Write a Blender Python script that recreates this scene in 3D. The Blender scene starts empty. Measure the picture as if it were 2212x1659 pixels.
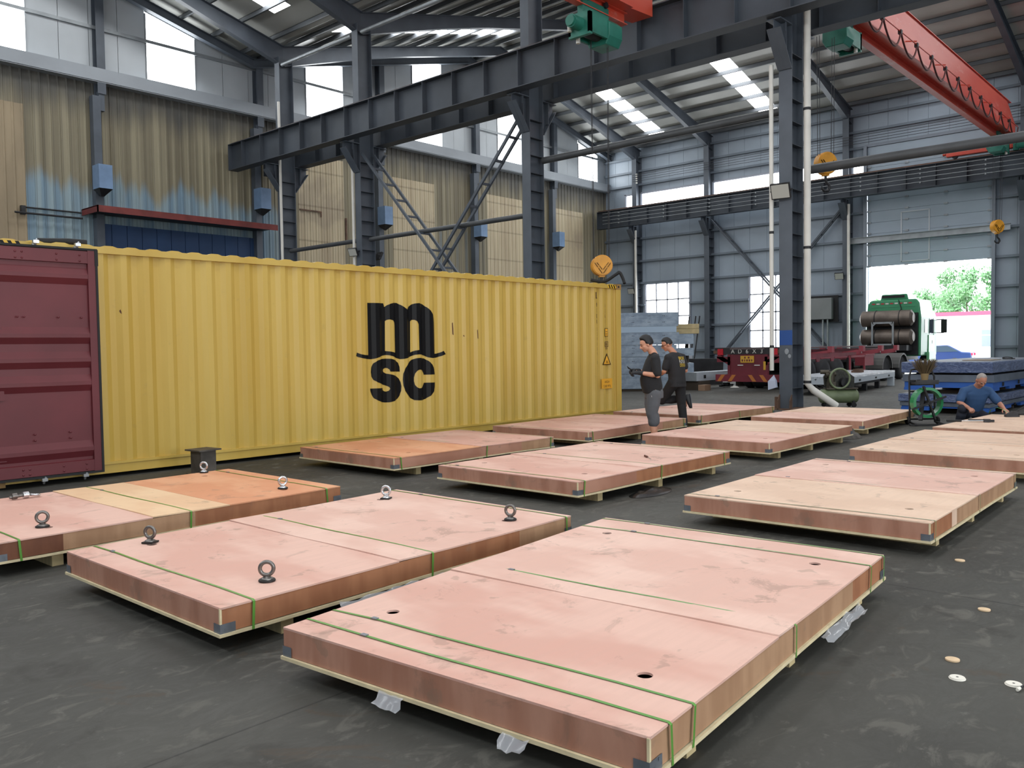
import bpy, bmesh, math, random
from mathutils import Vector, Matrix, Quaternion, noise
random.seed(7)
SC = bpy.context.scene
COL = SC.collection
PI = math.pi
V = Vector

# ------------------------------------------------------------------ helpers
class MB:
    """collects shapes; build() links them as ONE mesh object"""
    def __init__(s): s.v = []; s.f = []; s.m = []; s.sm = []
    def add(s, verts, faces, mi=0, smooth=False, M=None):
        b = len(s.v)
        for p in verts:
            p = V(p)
            s.v.append(M @ p if M else p)
        for f in faces:
            s.f.append([b + i for i in f]); s.m.append(mi); s.sm.append(smooth)
        return s
    def box(s, x0, x1, y0, y1, z0, z1, mi=0, M=None):
        vs = [(x0,y0,z0),(x1,y0,z0),(x1,y1,z0),(x0,y1,z0),(x0,y0,z1),(x1,y0,z1),(x1,y1,z1),(x0,y1,z1)]
        return s.add(vs, [(0,3,2,1),(4,5,6,7),(0,1,5,4),(1,2,6,5),(2,3,7,6),(3,0,4,7)], mi, False, M)
    def bar(s, a, b, w, h, mi=0, up=(0,0,1)):
        """rectangular bar from a to b; h along 'up', w across"""
        a = V(a); b = V(b); d = (b-a).normalized(); u = V(up)
        if abs(d.dot(u)) > .99: u = V((1,0,0))
        r = d.cross(u).normalized(); u = r.cross(d)
        vs = []
        for p in (a, b):
            for i, j in ((-1,-1),(1,-1),(1,1),(-1,1)): vs.append(p + r*(i*w/2) + u*(j*h/2))
        return s.add(vs, [(3,2,1,0),(4,5,6,7),(0,1,5,4),(1,2,6,5),(2,3,7,6),(3,0,4,7)], mi)
    def ibeam(s, a, b, w, h, t=.02, tw=.012, mi=0, up=(0,0,1)):
        a = V(a); b = V(b); d = (b-a).normalized(); u = V(up); r = d.cross(u).normalized(); u = r.cross(d)
        s.bar(a+u*(h/2-t/2), b+u*(h/2-t/2), w, t, mi, u)
        s.bar(a-u*(h/2-t/2), b-u*(h/2-t/2), w, t, mi, u)
        return s.bar(a, b, tw, h-2*t, mi, u)
    def tube(s, pts, r, n=8, mi=0, caps=True, closed=False):
        pts = [V(p) for p in pts]; N = len(pts)
        rr = r if isinstance(r, (list, tuple)) else [r]*N
        t0 = (pts[1]-pts[0]).normalized()
        u = t0.orthogonal().normalized(); vs = []; fs = []
        for i, p in enumerate(pts):
            if closed: t = (pts[(i+1)%N]-pts[i-1]).normalized()
            else: t = (pts[min(i+1,N-1)]-pts[max(i-1,0)]).normalized()
            u = (u - t*u.dot(t)).normalized(); w = t.cross(u)
            for k in range(n):
                a = 2*PI*k/n; vs.append(p + (u*math.cos(a)+w*math.sin(a))*rr[i])
        M = N if closed else N-1
        for i in range(M):
            for k in range(n):
                j = (i+1)%N
                fs.append((i*n+k, i*n+(k+1)%n, j*n+(k+1)%n, j*n+k))
        s.add(vs, fs, mi, True)
        if caps and not closed:
            s.add(vs[:n], [tuple(range(n))[::-1]], mi); s.add(vs[-n:], [tuple(range(n))], mi)
        return s
    def cyl(s, a, b, r, n=16, mi=0, r2=None): return s.tube([a, b], [r, r2 if r2 is not None else r], n, mi)
    def lathe(s, prof, n=20, mi=0, M=None, smooth=True):
        vs = []; fs = []
        for r, z in prof:
            for k in range(n): vs.append((r*math.cos(2*PI*k/n), r*math.sin(2*PI*k/n), z))
        for i in range(len(prof)-1):
            for k in range(n): fs.append((i*n+k, i*n+(k+1)%n, (i+1)*n+(k+1)%n, (i+1)*n+k))
        s.add(vs, fs, mi, smooth, M)
        s.add(vs[:n], [tuple(range(n))[::-1]], mi, False, M); s.add(vs[-n:], [tuple(range(n))], mi, False, M)
        return s
    def torus(s, c, R, r, ax=(0,1,0), n=24, k=8, mi=0):
        q = V((0,0,1)).rotation_difference(V(ax)); c = V(c)
        return s.tube([c + q @ V((R*math.cos(2*PI*i/n), R*math.sin(2*PI*i/n), 0)) for i in range(n)], r, k, mi, False, True)
    def prism(s, poly, d0, d1, mi=0, M=None):
        """poly in xy extruded from z=d0 to d1"""
        n = len(poly)
        vs = [(x,y,d0) for x,y in poly]+[(x,y,d1) for x,y in poly]
        return s.add(vs, [tuple(range(n))[::-1], tuple(range(n,2*n))]+[(i,(i+1)%n,n+(i+1)%n,n+i) for i in range(n)], mi, False, M)
    def sphere(s, c, r, n=12, mi=0, sc=(1,1,1), M=None):
        vs = []; fs = []; m = n//2
        for i in range(m+1):
            t = PI*i/m
            for k in range(n): vs.append((c[0]+sc[0]*r*math.sin(t)*math.cos(2*PI*k/n), c[1]+sc[1]*r*math.sin(t)*math.sin(2*PI*k/n), c[2]+sc[2]*r*math.cos(t)))
        for i in range(m):
            for k in range(n): fs.append((i*n+k, (i+1)*n+k, (i+1)*n+(k+1)%n, i*n+(k+1)%n))
        return s.add(vs, fs, mi, True, M)
    def build(s, name, mats, parent=None, loc=None, label=None, bevel=0, off=None):
        me = bpy.data.meshes.new(name)
        o3 = V(off) if off is not None else V((0,0,0))
        me.from_pydata([tuple(p-o3) for p in s.v], [], s.f)
        if not isinstance(mats, (list, tuple)): mats = [mats]
        for m in mats: me.materials.append(m)
        for p, mi, sm in zip(me.polygons, s.m, s.sm): p.material_index = mi; p.use_smooth = sm
        bm = bmesh.new(); bm.from_mesh(me); bmesh.ops.recalc_face_normals(bm, faces=bm.faces); bm.to_mesh(me); bm.free()
        me.update()
        o = bpy.data.objects.new(name, me); COL.objects.link(o)
        if parent: o.parent = parent
        if loc: o.location = loc
        elif off is not None and not parent: o.location = o3
        if label: o['label'] = label
        if bevel:
            b = o.modifiers.new('b', 'BEVEL'); b.width = bevel; b.segments = 2; b.limit_method = 'ANGLE'
        return o

def tag(o, label, cat, group=None, kind=None):
    o['label'] = label; o['category'] = cat
    if group: o['group'] = group
    if kind: o['kind'] = kind
    return o
def thing(name, label, cat, loc=(0,0,0), rz=0, group=None):
    o = bpy.data.objects.new(name, None); COL.objects.link(o); o.location = loc; o.rotation_euler = (0,0,rz)
    o.empty_display_size = .1
    return tag(o, label, cat, group)
def st(o, label=None, cat=None, group=None):
    o['kind'] = 'structure'
    if label: o['label'] = label
    if cat: o['category'] = cat
    if group: o['group'] = group
    return o
def copy_tree(o, parent=None):
    c = o.copy(); COL.objects.link(c)
    if parent: c.parent = parent
    for ch in list(o.children): copy_tree(ch, c)
    return c
def dup(root, loc, rz=None, label=None, group=None):
    r = copy_tree(root); r.location = loc
    if rz is not None: r.rotation_euler = (0,0,rz)
    if label: r['label'] = label
    if group: r['group'] = group
    return r

# ------------------------------------------------------------------ materials
def lin(r, g, b):
    f = lambda c: (c/255/12.92) if c/255 <= .04045 else ((c/255+.055)/1.055)**2.4
    return (f(r), f(g), f(b), 1)
MATS = {}
def mat(name, col, rough=.6, metal=0., var=None, bump=None, spec=.5, trans=0, alpha=1, coat=0):
    """var=(scale, amount, stretch) brightness noise; col linear rgba"""
    m = bpy.data.materials.new(name); m.use_nodes = True; nt = m.node_tree
    p = nt.nodes['Principled BSDF']
    p.inputs['Base Color'].default_value = col; p.inputs['Roughness'].default_value = rough; p.inputs['Metallic'].default_value = metal
    p.inputs['Specular IOR Level'].default_value = spec
    if trans: p.inputs['Transmission Weight'].default_value = trans
    if alpha < 1: p.inputs['Alpha'].default_value = alpha
    if coat: p.inputs['Coat Weight'].default_value = coat
    if var or bump:
        tc = nt.nodes.new('ShaderNodeTexCoord'); mp = nt.nodes.new('ShaderNodeMapping'); nt.links.new(tc.outputs['Object'], mp.inputs[0])
    if var:
        n = nt.nodes.new('ShaderNodeTexNoise'); n.inputs['Scale'].default_value = var[0]; n.inputs['Detail'].default_value = 6
        if len(var) > 2: mp.inputs['Scale'].default_value = var[2]
        nt.links.new(mp.outputs[0], n.inputs['Vector'])
        r = nt.nodes.new('ShaderNodeMapRange'); r.inputs[1].default_value = .3; r.inputs[2].default_value = .7; r.inputs[3].default_value = 1-var[1]; r.inputs[4].default_value = 1+var[1]
        nt.links.new(n.outputs[0], r.inputs[0])
        mx = nt.nodes.new('ShaderNodeMix'); mx.data_type = 'RGBA'; mx.blend_type = 'MULTIPLY'; mx.inputs[0].default_value = 1
        mx.inputs[6].default_value = col; nt.links.new(r.outputs[0], mx.inputs[7]); nt.links.new(mx.outputs[2], p.inputs['Base Color'])
    if bump:
        n2 = nt.nodes.new('ShaderNodeTexNoise'); n2.inputs['Scale'].default_value = bump[0]; n2.inputs['Detail'].default_value = 5
        nt.links.new(mp.outputs[0], n2.inputs['Vector'])
        b = nt.nodes.new('ShaderNodeBump'); b.inputs['Strength'].default_value = bump[1]; b.inputs['Distance'].default_value = bump[2] if len(bump) > 2 else .01
        nt.links.new(n2.outputs[0], b.inputs['Height']); nt.links.new(b.outputs[0], p.inputs['Normal'])
    MATS[name] = m
    return m
def emit(name, col, st):
    m = bpy.data.materials.new(name); m.use_nodes = True; nt = m.node_tree; nt.nodes.clear()
    e = nt.nodes.new('ShaderNodeEmission'); e.inputs[0].default_value = col; e.inputs[1].default_value = st
    o = nt.nodes.new('ShaderNodeOutputMaterial'); nt.links.new(e.outputs[0], o.inputs[0]); MATS[name] = m
    return m
class NT:
    """small node-building aid for a material"""
    def __init__(s, name, rough=.7, metal=0, spec=.5):
        s.m = bpy.data.materials.new(name); s.m.use_nodes = True; s.t = s.m.node_tree; s.p = s.t.nodes['Principled BSDF']
        s.p.inputs['Roughness'].default_value = rough; s.p.inputs['Metallic'].default_value = metal; s.p.inputs['Specular IOR Level'].default_value = spec
        s.tc = s.t.nodes.new('ShaderNodeTexCoord'); MATS[name] = s.m
    def link(s, a, b): s.t.links.new(a, b)
    def coord(s, scale=(1,1,1), loc=(0,0,0), src='Object'):
        n = s.t.nodes.new('ShaderNodeMapping'); n.inputs['Scale'].default_value = scale; n.inputs['Location'].default_value = loc
        s.link(s.tc.outputs[src], n.inputs[0]); return n.outputs[0]
    def noise(s, co, scale, detail=5, rough=.6, dist=0):
        n = s.t.nodes.new('ShaderNodeTexNoise'); n.inputs['Scale'].default_value = scale; n.inputs['Detail'].default_value = detail
        n.inputs['Roughness'].default_value = rough; n.inputs['Distortion'].default_value = dist
        s.link(co, n.inputs['Vector']); return n.outputs[0]
    def ramp(s, val, lo, hi, a=0., b=1.):
        n = s.t.nodes.new('ShaderNodeMapRange'); n.interpolation_type = 'SMOOTHSTEP'
        for i, x in ((1,lo),(2,hi),(3,a),(4,b)): n.inputs[i].default_value = x
        s.link(val, n.inputs[0]); return n.outputs[0]
    def math(s, op, a, b=None):
        n = s.t.nodes.new('ShaderNodeMath'); n.operation = op
        for i, x in enumerate((a, b)):
            if x is None: continue
            if isinstance(x, (int, float)): n.inputs[i].default_value = x
            else: s.link(x, n.inputs[i])
        return n.outputs[0]
    def mix(s, fac, a, b, mode='MIX'):
        n = s.t.nodes.new('ShaderNodeMix'); n.data_type = 'RGBA'; n.blend_type = mode
        for i, x in ((0,fac),(6,a),(7,b)):
            if isinstance(x, (int, float)): n.inputs[i].default_value = x
            elif isinstance(x, tuple): n.inputs[i].default_value = x
            else: s.link(x, n.inputs[i])
        return n.outputs[2]
    def xyz(s, co):
        n = s.t.nodes.new('ShaderNodeSeparateXYZ'); s.link(co, n.inputs[0]); return n.outputs
    def base(s, c): s.link(c, s.p.inputs['Base Color'])
    def rough(s, c): s.link(c, s.p.inputs['Roughness'])
    def bump(s, h, strength=.3, dist=.01):
        b = s.t.nodes.new('ShaderNodeBump'); b.inputs['Strength'].default_value = strength; b.inputs['Distance'].default_value = dist
        s.link(h, b.inputs['Height']); s.link(b.outputs[0], s.p.inputs['Normal'])

# floor: dark worn concrete with scuffs, pale flakes and straight joints
f = NT('concrete', .75, 0, .35)
co = f.coord(); n1 = f.noise(co, .35, 4); n2 = f.noise(f.coord((1,1.7,1)), 3.4, 8, .68, .8); n3 = f.noise(co, 9, 6, .7); n4 = f.noise(co, 1.1, 7, .6, 1.2)
c = f.mix(f.ramp(n1,.35,.65), lin(60,59,55), lin(76,75,70))
c = f.mix(f.ramp(n2,.52,.66), c, lin(90,88,82)); c = f.mix(f.ramp(n4,.56,.68,0,.75), c, lin(52,50,46)); c = f.mix(f.ramp(n3,.60,.72,0,.55), c, lin(108,106,100))
c = f.mix(f.ramp(f.noise(f.coord(loc=(3,8,0)), .9, 6, .7, 2), .60,.66,0,.5), c, lin(76,64,52))
X = f.xyz(co)
jx = f.math('ABSOLUTE', f.math('SUBTRACT', f.math('MODULO', f.math('ADD', X[0], 60.42), 6.0), 0.0)); jn = f.math('ADD', jx, f.math('MULTIPLY', f.noise(co, 3), .02))
c = f.mix(f.ramp(jn, .012, .028, 1, 0), c, lin(38,37,35))
jy = f.math('ADD', f.math('ABSOLUTE', f.math('MODULO', f.math('ADD', X[1], 60.9), 8.0)), f.math('MULTIPLY', f.noise(co, 3), .02)); c = f.mix(f.ramp(jy, .012, .028, .8, 0), c, lin(40,39,37))
f.base(c); f.rough(f.ramp(n2,.3,.7,.62,.85)); f.bump(f.math('ADD', n2, f.math('MULTIPLY', n3, .5)), .35, .006)

STEEL = mat('steel_paint', lin(80,87,96), .5, 0, (1.2,.18), None)
STEEL_D = mat('steel_paint_dull', lin(62,68,76), .6, 0, (.8,.25))
GALV = mat('galvanised', lin(150,155,158), .45, .3, (3,.15))
RUST = mat('rusty_steel', lin(96,72,58), .8, 0, (4,.35))
WHITE_PIPE = mat('white_pipe', lin(215,212,204), .45, 0, (1.5,.08))
DARKST = mat('dark_steel', lin(48,48,50), .55, .4, (6,.3))
BLACK = mat('black_rubber', lin(28,28,29), .7)
PANEL = mat('sandwich_panel', lin(184,190,194), .35, 0, (.6,.08))
GLOW = emit('daylight_pane', (.93,.97,1,1), 7.0)
SKYL = emit('skylight_sheet', (.96,.98,1,1), 9.0)
# ------------------------------------------------------------------ camera, world
def cam():
    cd = bpy.data.cameras.new('camera'); o = bpy.data.objects.new('camera', cd); COL.objects.link(o)
    yaw, pit, rol = math.radians(41.9438), math.radians(-2.3517), math.radians(-.8562)
    fw = V((math.cos(yaw)*math.cos(pit), math.sin(yaw)*math.cos(pit), math.sin(pit)))
    r = V((math.sin(yaw), -math.cos(yaw), 0)); u = r.cross(fw)
    r2 = r*math.cos(rol)+u*math.sin(rol); u2 = -r*math.sin(rol)+u*math.cos(rol)
    M = Matrix((r2, u2, -fw)).transposed().to_4x4(); M.translation = V((0,0,1.534))
    o.matrix_world = M; cd.sensor_width = 36; cd.lens = 1838.36/2212*36; cd.clip_end = 400
    SC.camera = o
cam()
w = bpy.data.worlds.new('sky'); SC.world = w; w.use_nodes = True
bg = w.node_tree.nodes['Background']; bg.inputs[0].default_value = (.9,.95,1,1); bg.inputs[1].default_value = 7
SC.view_settings.view_transform = 'Standard'; SC.view_settings.look = 'None'; SC.view_settings.gamma = 1; SC.view_settings.exposure = .5
SC.view_settings.use_curve_mapping = False
SC.cycles.use_denoising = True; SC.cycles.max_bounces = 8; SC.cycles.diffuse_bounces = 5; SC.cycles.sample_clamp_indirect = 6
SC.cycles.use_light_tree = True

# ------------------------------------------------------------------ building
YG, XE, XL, YF = 32.2, 45.1, -5.9, -15.0
XV = 19.6; ZV = 13.9; SL = .25
def roofz(x):
    r = 6.85 if x < XV else 32.35
    return ZV + SL*(12.75-abs(x-r))
# floor
st(MB().box(XL-.5, XE+.1, YF-.5, YG+.3, -.2, 0).build('floor', MATS['concrete']))
yard = mat('yard_concrete', lin(170,168,160), .8, 0, (.4,.1))
st(MB().box(XE+.1, 130, -40, 70, -.25, -.02).build('ground', yard))
# ---- gable wall (far wall behind the container)
g = NT('stained_sheet', .55)
co = g.coord(); X = g.xyz(co)
strk = g.noise(g.coord((1.6,1,.05)), 1.0, 3, .6); strk2 = g.noise(g.coord((3.3,1,.02),(7,0,0)), 1.0, 2, .5)
thr = g.math('ADD', g.math('MULTIPLY', strk, 2.4), 6.35)
stain = g.ramp(g.math('SUBTRACT', X[2], thr), -.25, .45)
blue = g.mix(g.ramp(strk2,.35,.65), lin(112,136,152), lin(140,158,164))
right = g.ramp(g.math('ADD', X[0], g.math('MULTIPLY', strk2, 3)), 22, 23.5)
stain = g.math('MAXIMUM', stain, g.math('MULTIPLY', right, g.ramp(strk2,.25,.5,.55,1)))
brown = g.mix(g.ramp(strk2,.3,.7), lin(112,104,84), lin(146,138,114))
brown = g.mix(g.ramp(g.math('ADD', X[2], g.math('MULTIPLY', strk, 1.5)), 10.6, 11.9, 0, .8), brown, lin(58,60,62))
c = g.mix(stain, blue, brown)
seam = g.math('ABSOLUTE', g.math('SUBTRACT', g.math('MODULO', g.math('ADD', X[0], 30.), .30), .15))
c = g.mix(g.ramp(seam, .0, .02, .45, 0), c, lin(50,50,46)); g.base(c)
tan = NT('fibreglass_sheet', .5); co = tan.coord(); X = tan.xyz(co)
sn = tan.noise(tan.coord((1.2,1,.15)), 1.3, 3)
c = tan.mix(tan.ramp(sn,.3,.7), lin(176,160,132), lin(196,182,152))
c = tan.mix(tan.ramp(tan.noise(tan.coord((.5,1,.5)), .7), .5,.62,0,.5), c, lin(150,136,118))
seam = tan.math('ABSOLUTE', tan.math('SUBTRACT', tan.math('MODULO', tan.math('ADD', X[0], 30.), .30), .15))
c = tan.mix(tan.ramp(seam, .0, .022, .6, 0), c, lin(86,76,60))
hz = tan.math('ABSOLUTE', tan.math('SUBTRACT', tan.math('MODULO', X[2], 1.55), .3)); c = tan.mix(tan.ramp(hz, .02, .06, .35, 0), c, lin(96,84,66)); tan.base(c)
tan_l = mat('dull_fibreglass', lin(150,134,108), .55, 0, (1.4,.16,(1,1,.3)))
tz = [(4.5,8.0,10.2,2),(8.0,10.92,10.2,2),(21.9,24.45,10.3,1),(27.3,30.1,10.0,1),(34.0,36.9,10.0,1),(39.8,42.6,9.9,1)]
wg = MB()
xs = [XL-.2+.15*i for i in range(int((XE-XL+.2)/.15)+1)]
def ribz(x):   # narrow raised rib every 0.3 m
    k = ((x+30) % .30)
    return -.035 if abs(k-.15) < .04 else 0
x = XL-.2
prof = []
while x < XE+.1:
    for dx in (0,.10,.13,.17,.20): prof.append((x+dx, (0,0,-.035,-.035,0)[(0,.10,.13,.17,.20).index(dx)]))
    x += .30
for i in range(len(prof)-1):
    (xa, da), (xb, db) = prof[i], prof[i+1]; xm = (xa+xb)/2; zs = [0,11.6]; ms = [0]
    for a, b, zt, mi in tz:
        if a <= xm <= b: zs = [0,zt,11.6]; ms = [mi,0]
    for k in range(len(ms)):
        wg.add([(xa,YG+da,zs[k]),(xb,YG+db,zs[k]),(xb,YG+db,zs[k+1]),(xa,YG+da,zs[k+1])], [(0,1,2,3)], ms[k])
wg.box(XL-.2, XE+.2, YG+.02, YG+.12, 0, 11.6, 0)
wg_o = st(wg.build('wall_back', [MATS['stained_sheet'], MATS['fibreglass_sheet'], tan_l]))
# clerestory: panels, girt and the sill channel
wins = [(2.8,4.85),(9.05,11.09),(15.25,17.27),(22.42,24.5),(28.7,30.75),(34.9,36.95),(42.2,44.24)]
cl = MB(); edges = sorted(set([XL-.2, 6.85, XV, 32.35, XE+.2]+[e for w_ in wins for e in w_]))
nwin = 0
def win(name_i, build): pass
for a, b in zip(edges, edges[1:]):
    isw = any(abs(a-w_[0]) < .01 for w_ in wins)
    if isw:
        nwin += 1
        za, zb = roofz(a)-.55, roofz(b)-.55
        wf = MB()
        for zc in (11.93, 13.42): wf.box(a, b, YG-.03, YG+.05, zc-.03, zc+.03)
        for xx in (a+.02, b-.02): wf.box(xx-.02, xx+.02, YG-.03, YG+.05, 11.9, roofz(xx)-.5)
        o = st(wf.build('window_%d' % nwin, GALV), 'tall daylight panel in the white clerestory of the far gable wall', 'window')
        p = MB(); p.add([(a,YG+.06,11.9),(b,YG+.06,11.9),(b,YG+.06,zb+.2),(a,YG+.06,za+.2)], [(0,1,2,3)]); p.build('pane', GLOW, o)
        cl.add([(a,YG,za+.1),(b,YG,zb+.1),(b,YG,zb+.6),(a,YG,za+.6)], [(0,1,2,3)])
    else:
        n = max(1, round((b-a)/1.0))
        for k in range(n):
            x0 = a+(b-a)*k/n; x1 = a+(b-a)*(k+1)/n
            for z0, z1 in ((11.9,13.40),(13.44,None)):
                t0 = z1 or roofz(x0)+.05; t1 = z1 or roofz(x1)+.05
                cl.add([(x0+.008,YG,z0),(x1-.008,YG,z0),(x1-.008,YG,t1),(x0+.008,YG,t0)], [(0,1,2,3)])
            cl.add([(x0-.01,YG+.02,11.6),(x1+.01,YG+.02,11.6),(x1+.01,YG+.02,roofz(x1)),(x0-.01,YG+.02,roofz(x0))], [(0,1,2,3)])
st(cl.build('wall_upper', PANEL))
st(MB().box(XL, XE, YG-.10, YG+.0, 13.36, 13.48).build('trim_1', GALV))
sc_ = MB(); sc_.box(XL, XE, YG-.38, YG+.05, 11.84, 11.90).box(XL, XE, YG-.38, YG-.34, 11.42, 11.84).box(XL, XE, YG-.38, YG+.05, 11.40, 11.44)
st(sc_.build('trim_2', mat('pale_channel', lin(150,156,162), .45, 0, (.5,.12))))
# gable posts
for i, x in enumerate((6.9, 13.43, 19.93, 26.5, 33.0, 39.6)):
    m = MB()
    m.ibeam((x,YG-.2,11.0), (x,YG-.2,roofz(x)-.2), .30, .34, .014, .01, 0, (0,1,0))
    m.bar((x,YG-.22,10.4), (x,YG-.22,11.1), .2, .2)
    m.box(x-.34, x-.06, YG-.36, YG-.06, 0, 10.9)
    st(m.build('column', STEEL), 'slim gable post standing against the stained far wall', 'column', 'gable posts')
    if x > 8:
        bx = thing('sheet_metal_box', {13.43:'pale blue sheet-metal box low on the gable post above the red canopy', 19.93:'blue sheet-metal box under the runway beam end on the far wall', 26.5:'blue box on the gable post hidden behind the steel columns', 33.0:'small blue box on the gable post behind the ladder brace', 39.6:'small blue box on the gable post behind the third column'}[x], 'box', (x-.2, YG-.66, 7.5))
        MB().box(-.24, .24, -.26, .28, 0, .85).build('casing', mat('blue_sheet', lin(112,138,170), .5, 0, (2,.15)), bx)
        MB().add([(-.24,-.26,0),(.24,-.26,0),(.24,.28,0),(-.24,.28,0),(-.05,.05,-.25),(.05,.05,-.25)], [(0,1,5,4),(1,2,5),(2,3,4,5),(3,0,4)]).build('hopper', DARKST, bx)
# sliding door, canopy and door track on the far wall
dr = MB(); bl = mat('blue_door', lin(38,66,104), .5, 0, (1,.15))
for k in range(12): dr.box(13.15+.57*k, 13.15+.57*(k+1)-.02, YG-.12, YG-.05, 0, 6.35)
st(dr.build('door_2', bl), 'dark blue sheet sliding door under the canopy', 'door')
cn = thing('canopy', 'dark red flat canopy over the blue sliding door', 'canopy', (16.2,31.5,6.7))
cred = mat('canopy_red', lin(112,48,44), .6, 0, (1.5,.35))
MB().box(-3.5, 3.75, -.7, -.66, -.13, .10).box(-3.5, -3.46, -.7, .65, -.13, .10).build('fascia', cred, cn)
MB().box(-3.5, 3.75, -.68, .66, .06, .09).box(-3.46,3.7,-.6,.6,-.05,.02).build('roof_sheet', DARKST, cn)
tr = MB(); tr.cyl((10.45,YG-.2,6.45), (12.66,YG-.2,6.45), .035).cyl((10.75,YG-.1,6.66), (12.66,YG-.1,6.66), .03).tube([(10.75,YG-.1,6.66),(10.7,YG-.15,6.6),(10.7,YG-.18,6.45)], .03)
tr.box(10.66,10.8,YG-.2,YG-.05,6.4,6.7)
tag(tr.build('door_track', DARKST, off=(11.6,YG-.15,6.5)), 'black sliding-door track rod left of the red canopy', 'track')
rs = MB(); rs.box(21.95,23.1,YG-.07,YG-.04,7.80,7.86).box(23.05,23.1,YG-.07,YG-.04,7.6,7.82).box(24.4,24.5,YG-.07,YG-.04,6.7,7.7)
rs.build('patch', RUST, wg_o)

# ---- eave wall with strip windows, lower windows and the lift door
ew = MB(); ysegs = [(YF-.3,10.01),(15.72,19.2),(22.28,26.12),(29.22,YG+.2)]
wmat = mat('blue_grey_panel', lin(150,162,174), .4, 0, (.5,.10))
def epanel(y0, y1, z0, z1):
    n = max(1, round((y1-y0)/1.0))
    for k in range(n): ew.box(XE, XE+.06, y0+(y1-y0)*k/n+.006, y0+(y1-y0)*(k+1)/n-.006, z0, z1)
    ew.box(XE+.03, XE+.09, y0-.01, y1+.01, z0, z1)
for y0, y1 in ysegs: epanel(y0, y1, 0, 9.6)
for y0, y1 in ((19.2,22.28),(26.12,29.22)): epanel(y0, y1, 0, 1.35); epanel(y0, y1, 5.43, 9.6)
epanel(YF-.3, 10.01, 9.6, 11.05); epanel(10.01, 15.72, 11.5, 11.6); epanel(15.72,YG+.2,11.05,11.6); epanel(YF-.3,15.72,11.05,11.6)
for y0, y1 in ((YF-.3,10.01),(10.01,15.72),(15.72,YG+.2)): epanel(y0, y1, 11.6, 14.2)
epanel(30.6, YG+.2, 9.6, 11.05)
st(ew.build('wall_right', wmat))
girt = mat('girt_paint', lin(112,122,132), .5, 0, (1,.12)); ti = 3
for z in (1.33, 2.80, 4.17, 5.54, 6.9, 8.3, 11.62, 12.45, 13.3):
    m = MB()
    for y0, y1 in ((YF,10.0),(15.75,YG)):
        for a, b in ((19.2,22.28),(26.12,29.22)):
            pass
        if 1.34 < z < 5.4 and y0 > 10:
            for a, b in ((15.75,19.2),(22.28,26.12),(29.22,YG)): m.box(XE-.16, XE-.01, a, b, z-.03, z+.03).box(XE-.17,XE-.15,a,b,z-.09,z+.03)
        else: m.box(XE-.16, XE-.01, y0, y1, z-.03, z+.03).box(XE-.17, XE-.15, y0, y1, z-.09, z+.03)
    if z > 11.5: m.box(XE-.16, XE-.01, 10.0, 15.75, z-.03, z+.03).box(XE-.17, XE-.15, 10, 15.75, z-.09, z+.03)
    st(m.build('trim_%d' % ti, girt)); ti += 1
def ewin(i, y0, y1, z0, z1, ny, nz, label):
    m = MB()
    for k in range(ny+1):
        y = y0+(y1-y0)*k/ny; m.box(XE-.06, XE+.03, y-.035, y+.035, z0, z1)
    for k in range(nz+1):
        z = z0+(z1-z0)*k/nz; m.box(XE-.06, XE+.03, y0, y1, z-.035, z+.035)
    for y in (y0-.05, y1+.05): m.box(XE-.1, XE+.06, y-.05, y+.05, z0-.06, z1+.06)
    m.box(XE-.1, XE+.06, y0-.08, y1+.08, z1+.0, z1+.07)
    o = st(m.build('window_%d' % i, mat('window_frame_%d' % i, lin(150,155,165), .5)), label, 'window')
    p = MB(); p.add([(XE+.04,y0,z0),(XE+.04,y1,z0),(XE+.04,y1,z1),(XE+.04,y0,z1)], [(0,1,2,3)]); p.build('pane', GLOW, o)
ewin(8, 26.14, 29.2, 1.35, 5.43, 4, 4, 'bright sixteen-pane window behind the steel plate stack')
ewin(9, 19.2, 22.25, 1.35, 5.43, 4, 4, 'bright multi-pane window behind the ladder brace and near column')
wi = 10
for a, b in ((29.75,30.6),(24.85,29.45),(16.9,24.5),(15.75,16.5)):
    ewin(wi, a, b, 9.6, 11.05, 1, 1, 'long strip window above the eave crane runway'); wi += 1
for a, b in ((10.01,YF),):
    pass
# lift door: opening, tracks, raised leaf with wicket outline
dl = MB(); dmat = mat('lift_door', lin(152,166,178), .4, 0, (.4,.08,(1,1,3)))
z = 5.46
while z < 11.4:
    dl.box(44.93, 44.99, 10.03, 15.70, z, z+.545); z += .56
dl.box(44.96,44.985,10.03,15.70,5.47,11.5)
d1 = st(dl.build('door_1', dmat), 'raised blue-grey lift door above the truck', 'door')
h = MB()
for k in range(11):
    zz = 5.46+.56*k
    for y in (10.1, 12.0, 13.8, 15.62): h.box(44.88, 44.93, y-.09, y+.09, zz-.03, zz+.05)
h.build('hinge', GALV, d1)
h = MB()
for y in (12.75, 14.05): h.box(44.9, 44.935, y-.03, y+.03, 5.6, 8.1)
h.box(44.9,44.935,12.75,14.05,8.05,8.1).box(44.9,44.935,12.75,14.05,5.6,5.65); h.build('wicket_frame', PANEL, d1)
m = MB()
for y in (9.93, 15.80): m.box(44.78, 45.1, y-.07, y+.07, 0, 11.6).box(44.72, 44.80, y-.10, y-.04, 0, 11.6)
m.box(44.9,45.1,9.9,15.85,11.55,11.7)
st(m.build('trim_20', mat('door_post', lin(128,136,146), .45, .2)))
m = MB(); m.ibeam((44.7,9.2,6.83), (44.7,16.6,6.83), .18, .30, .02, .012); st(m.build('trim_21', GALV))

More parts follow.
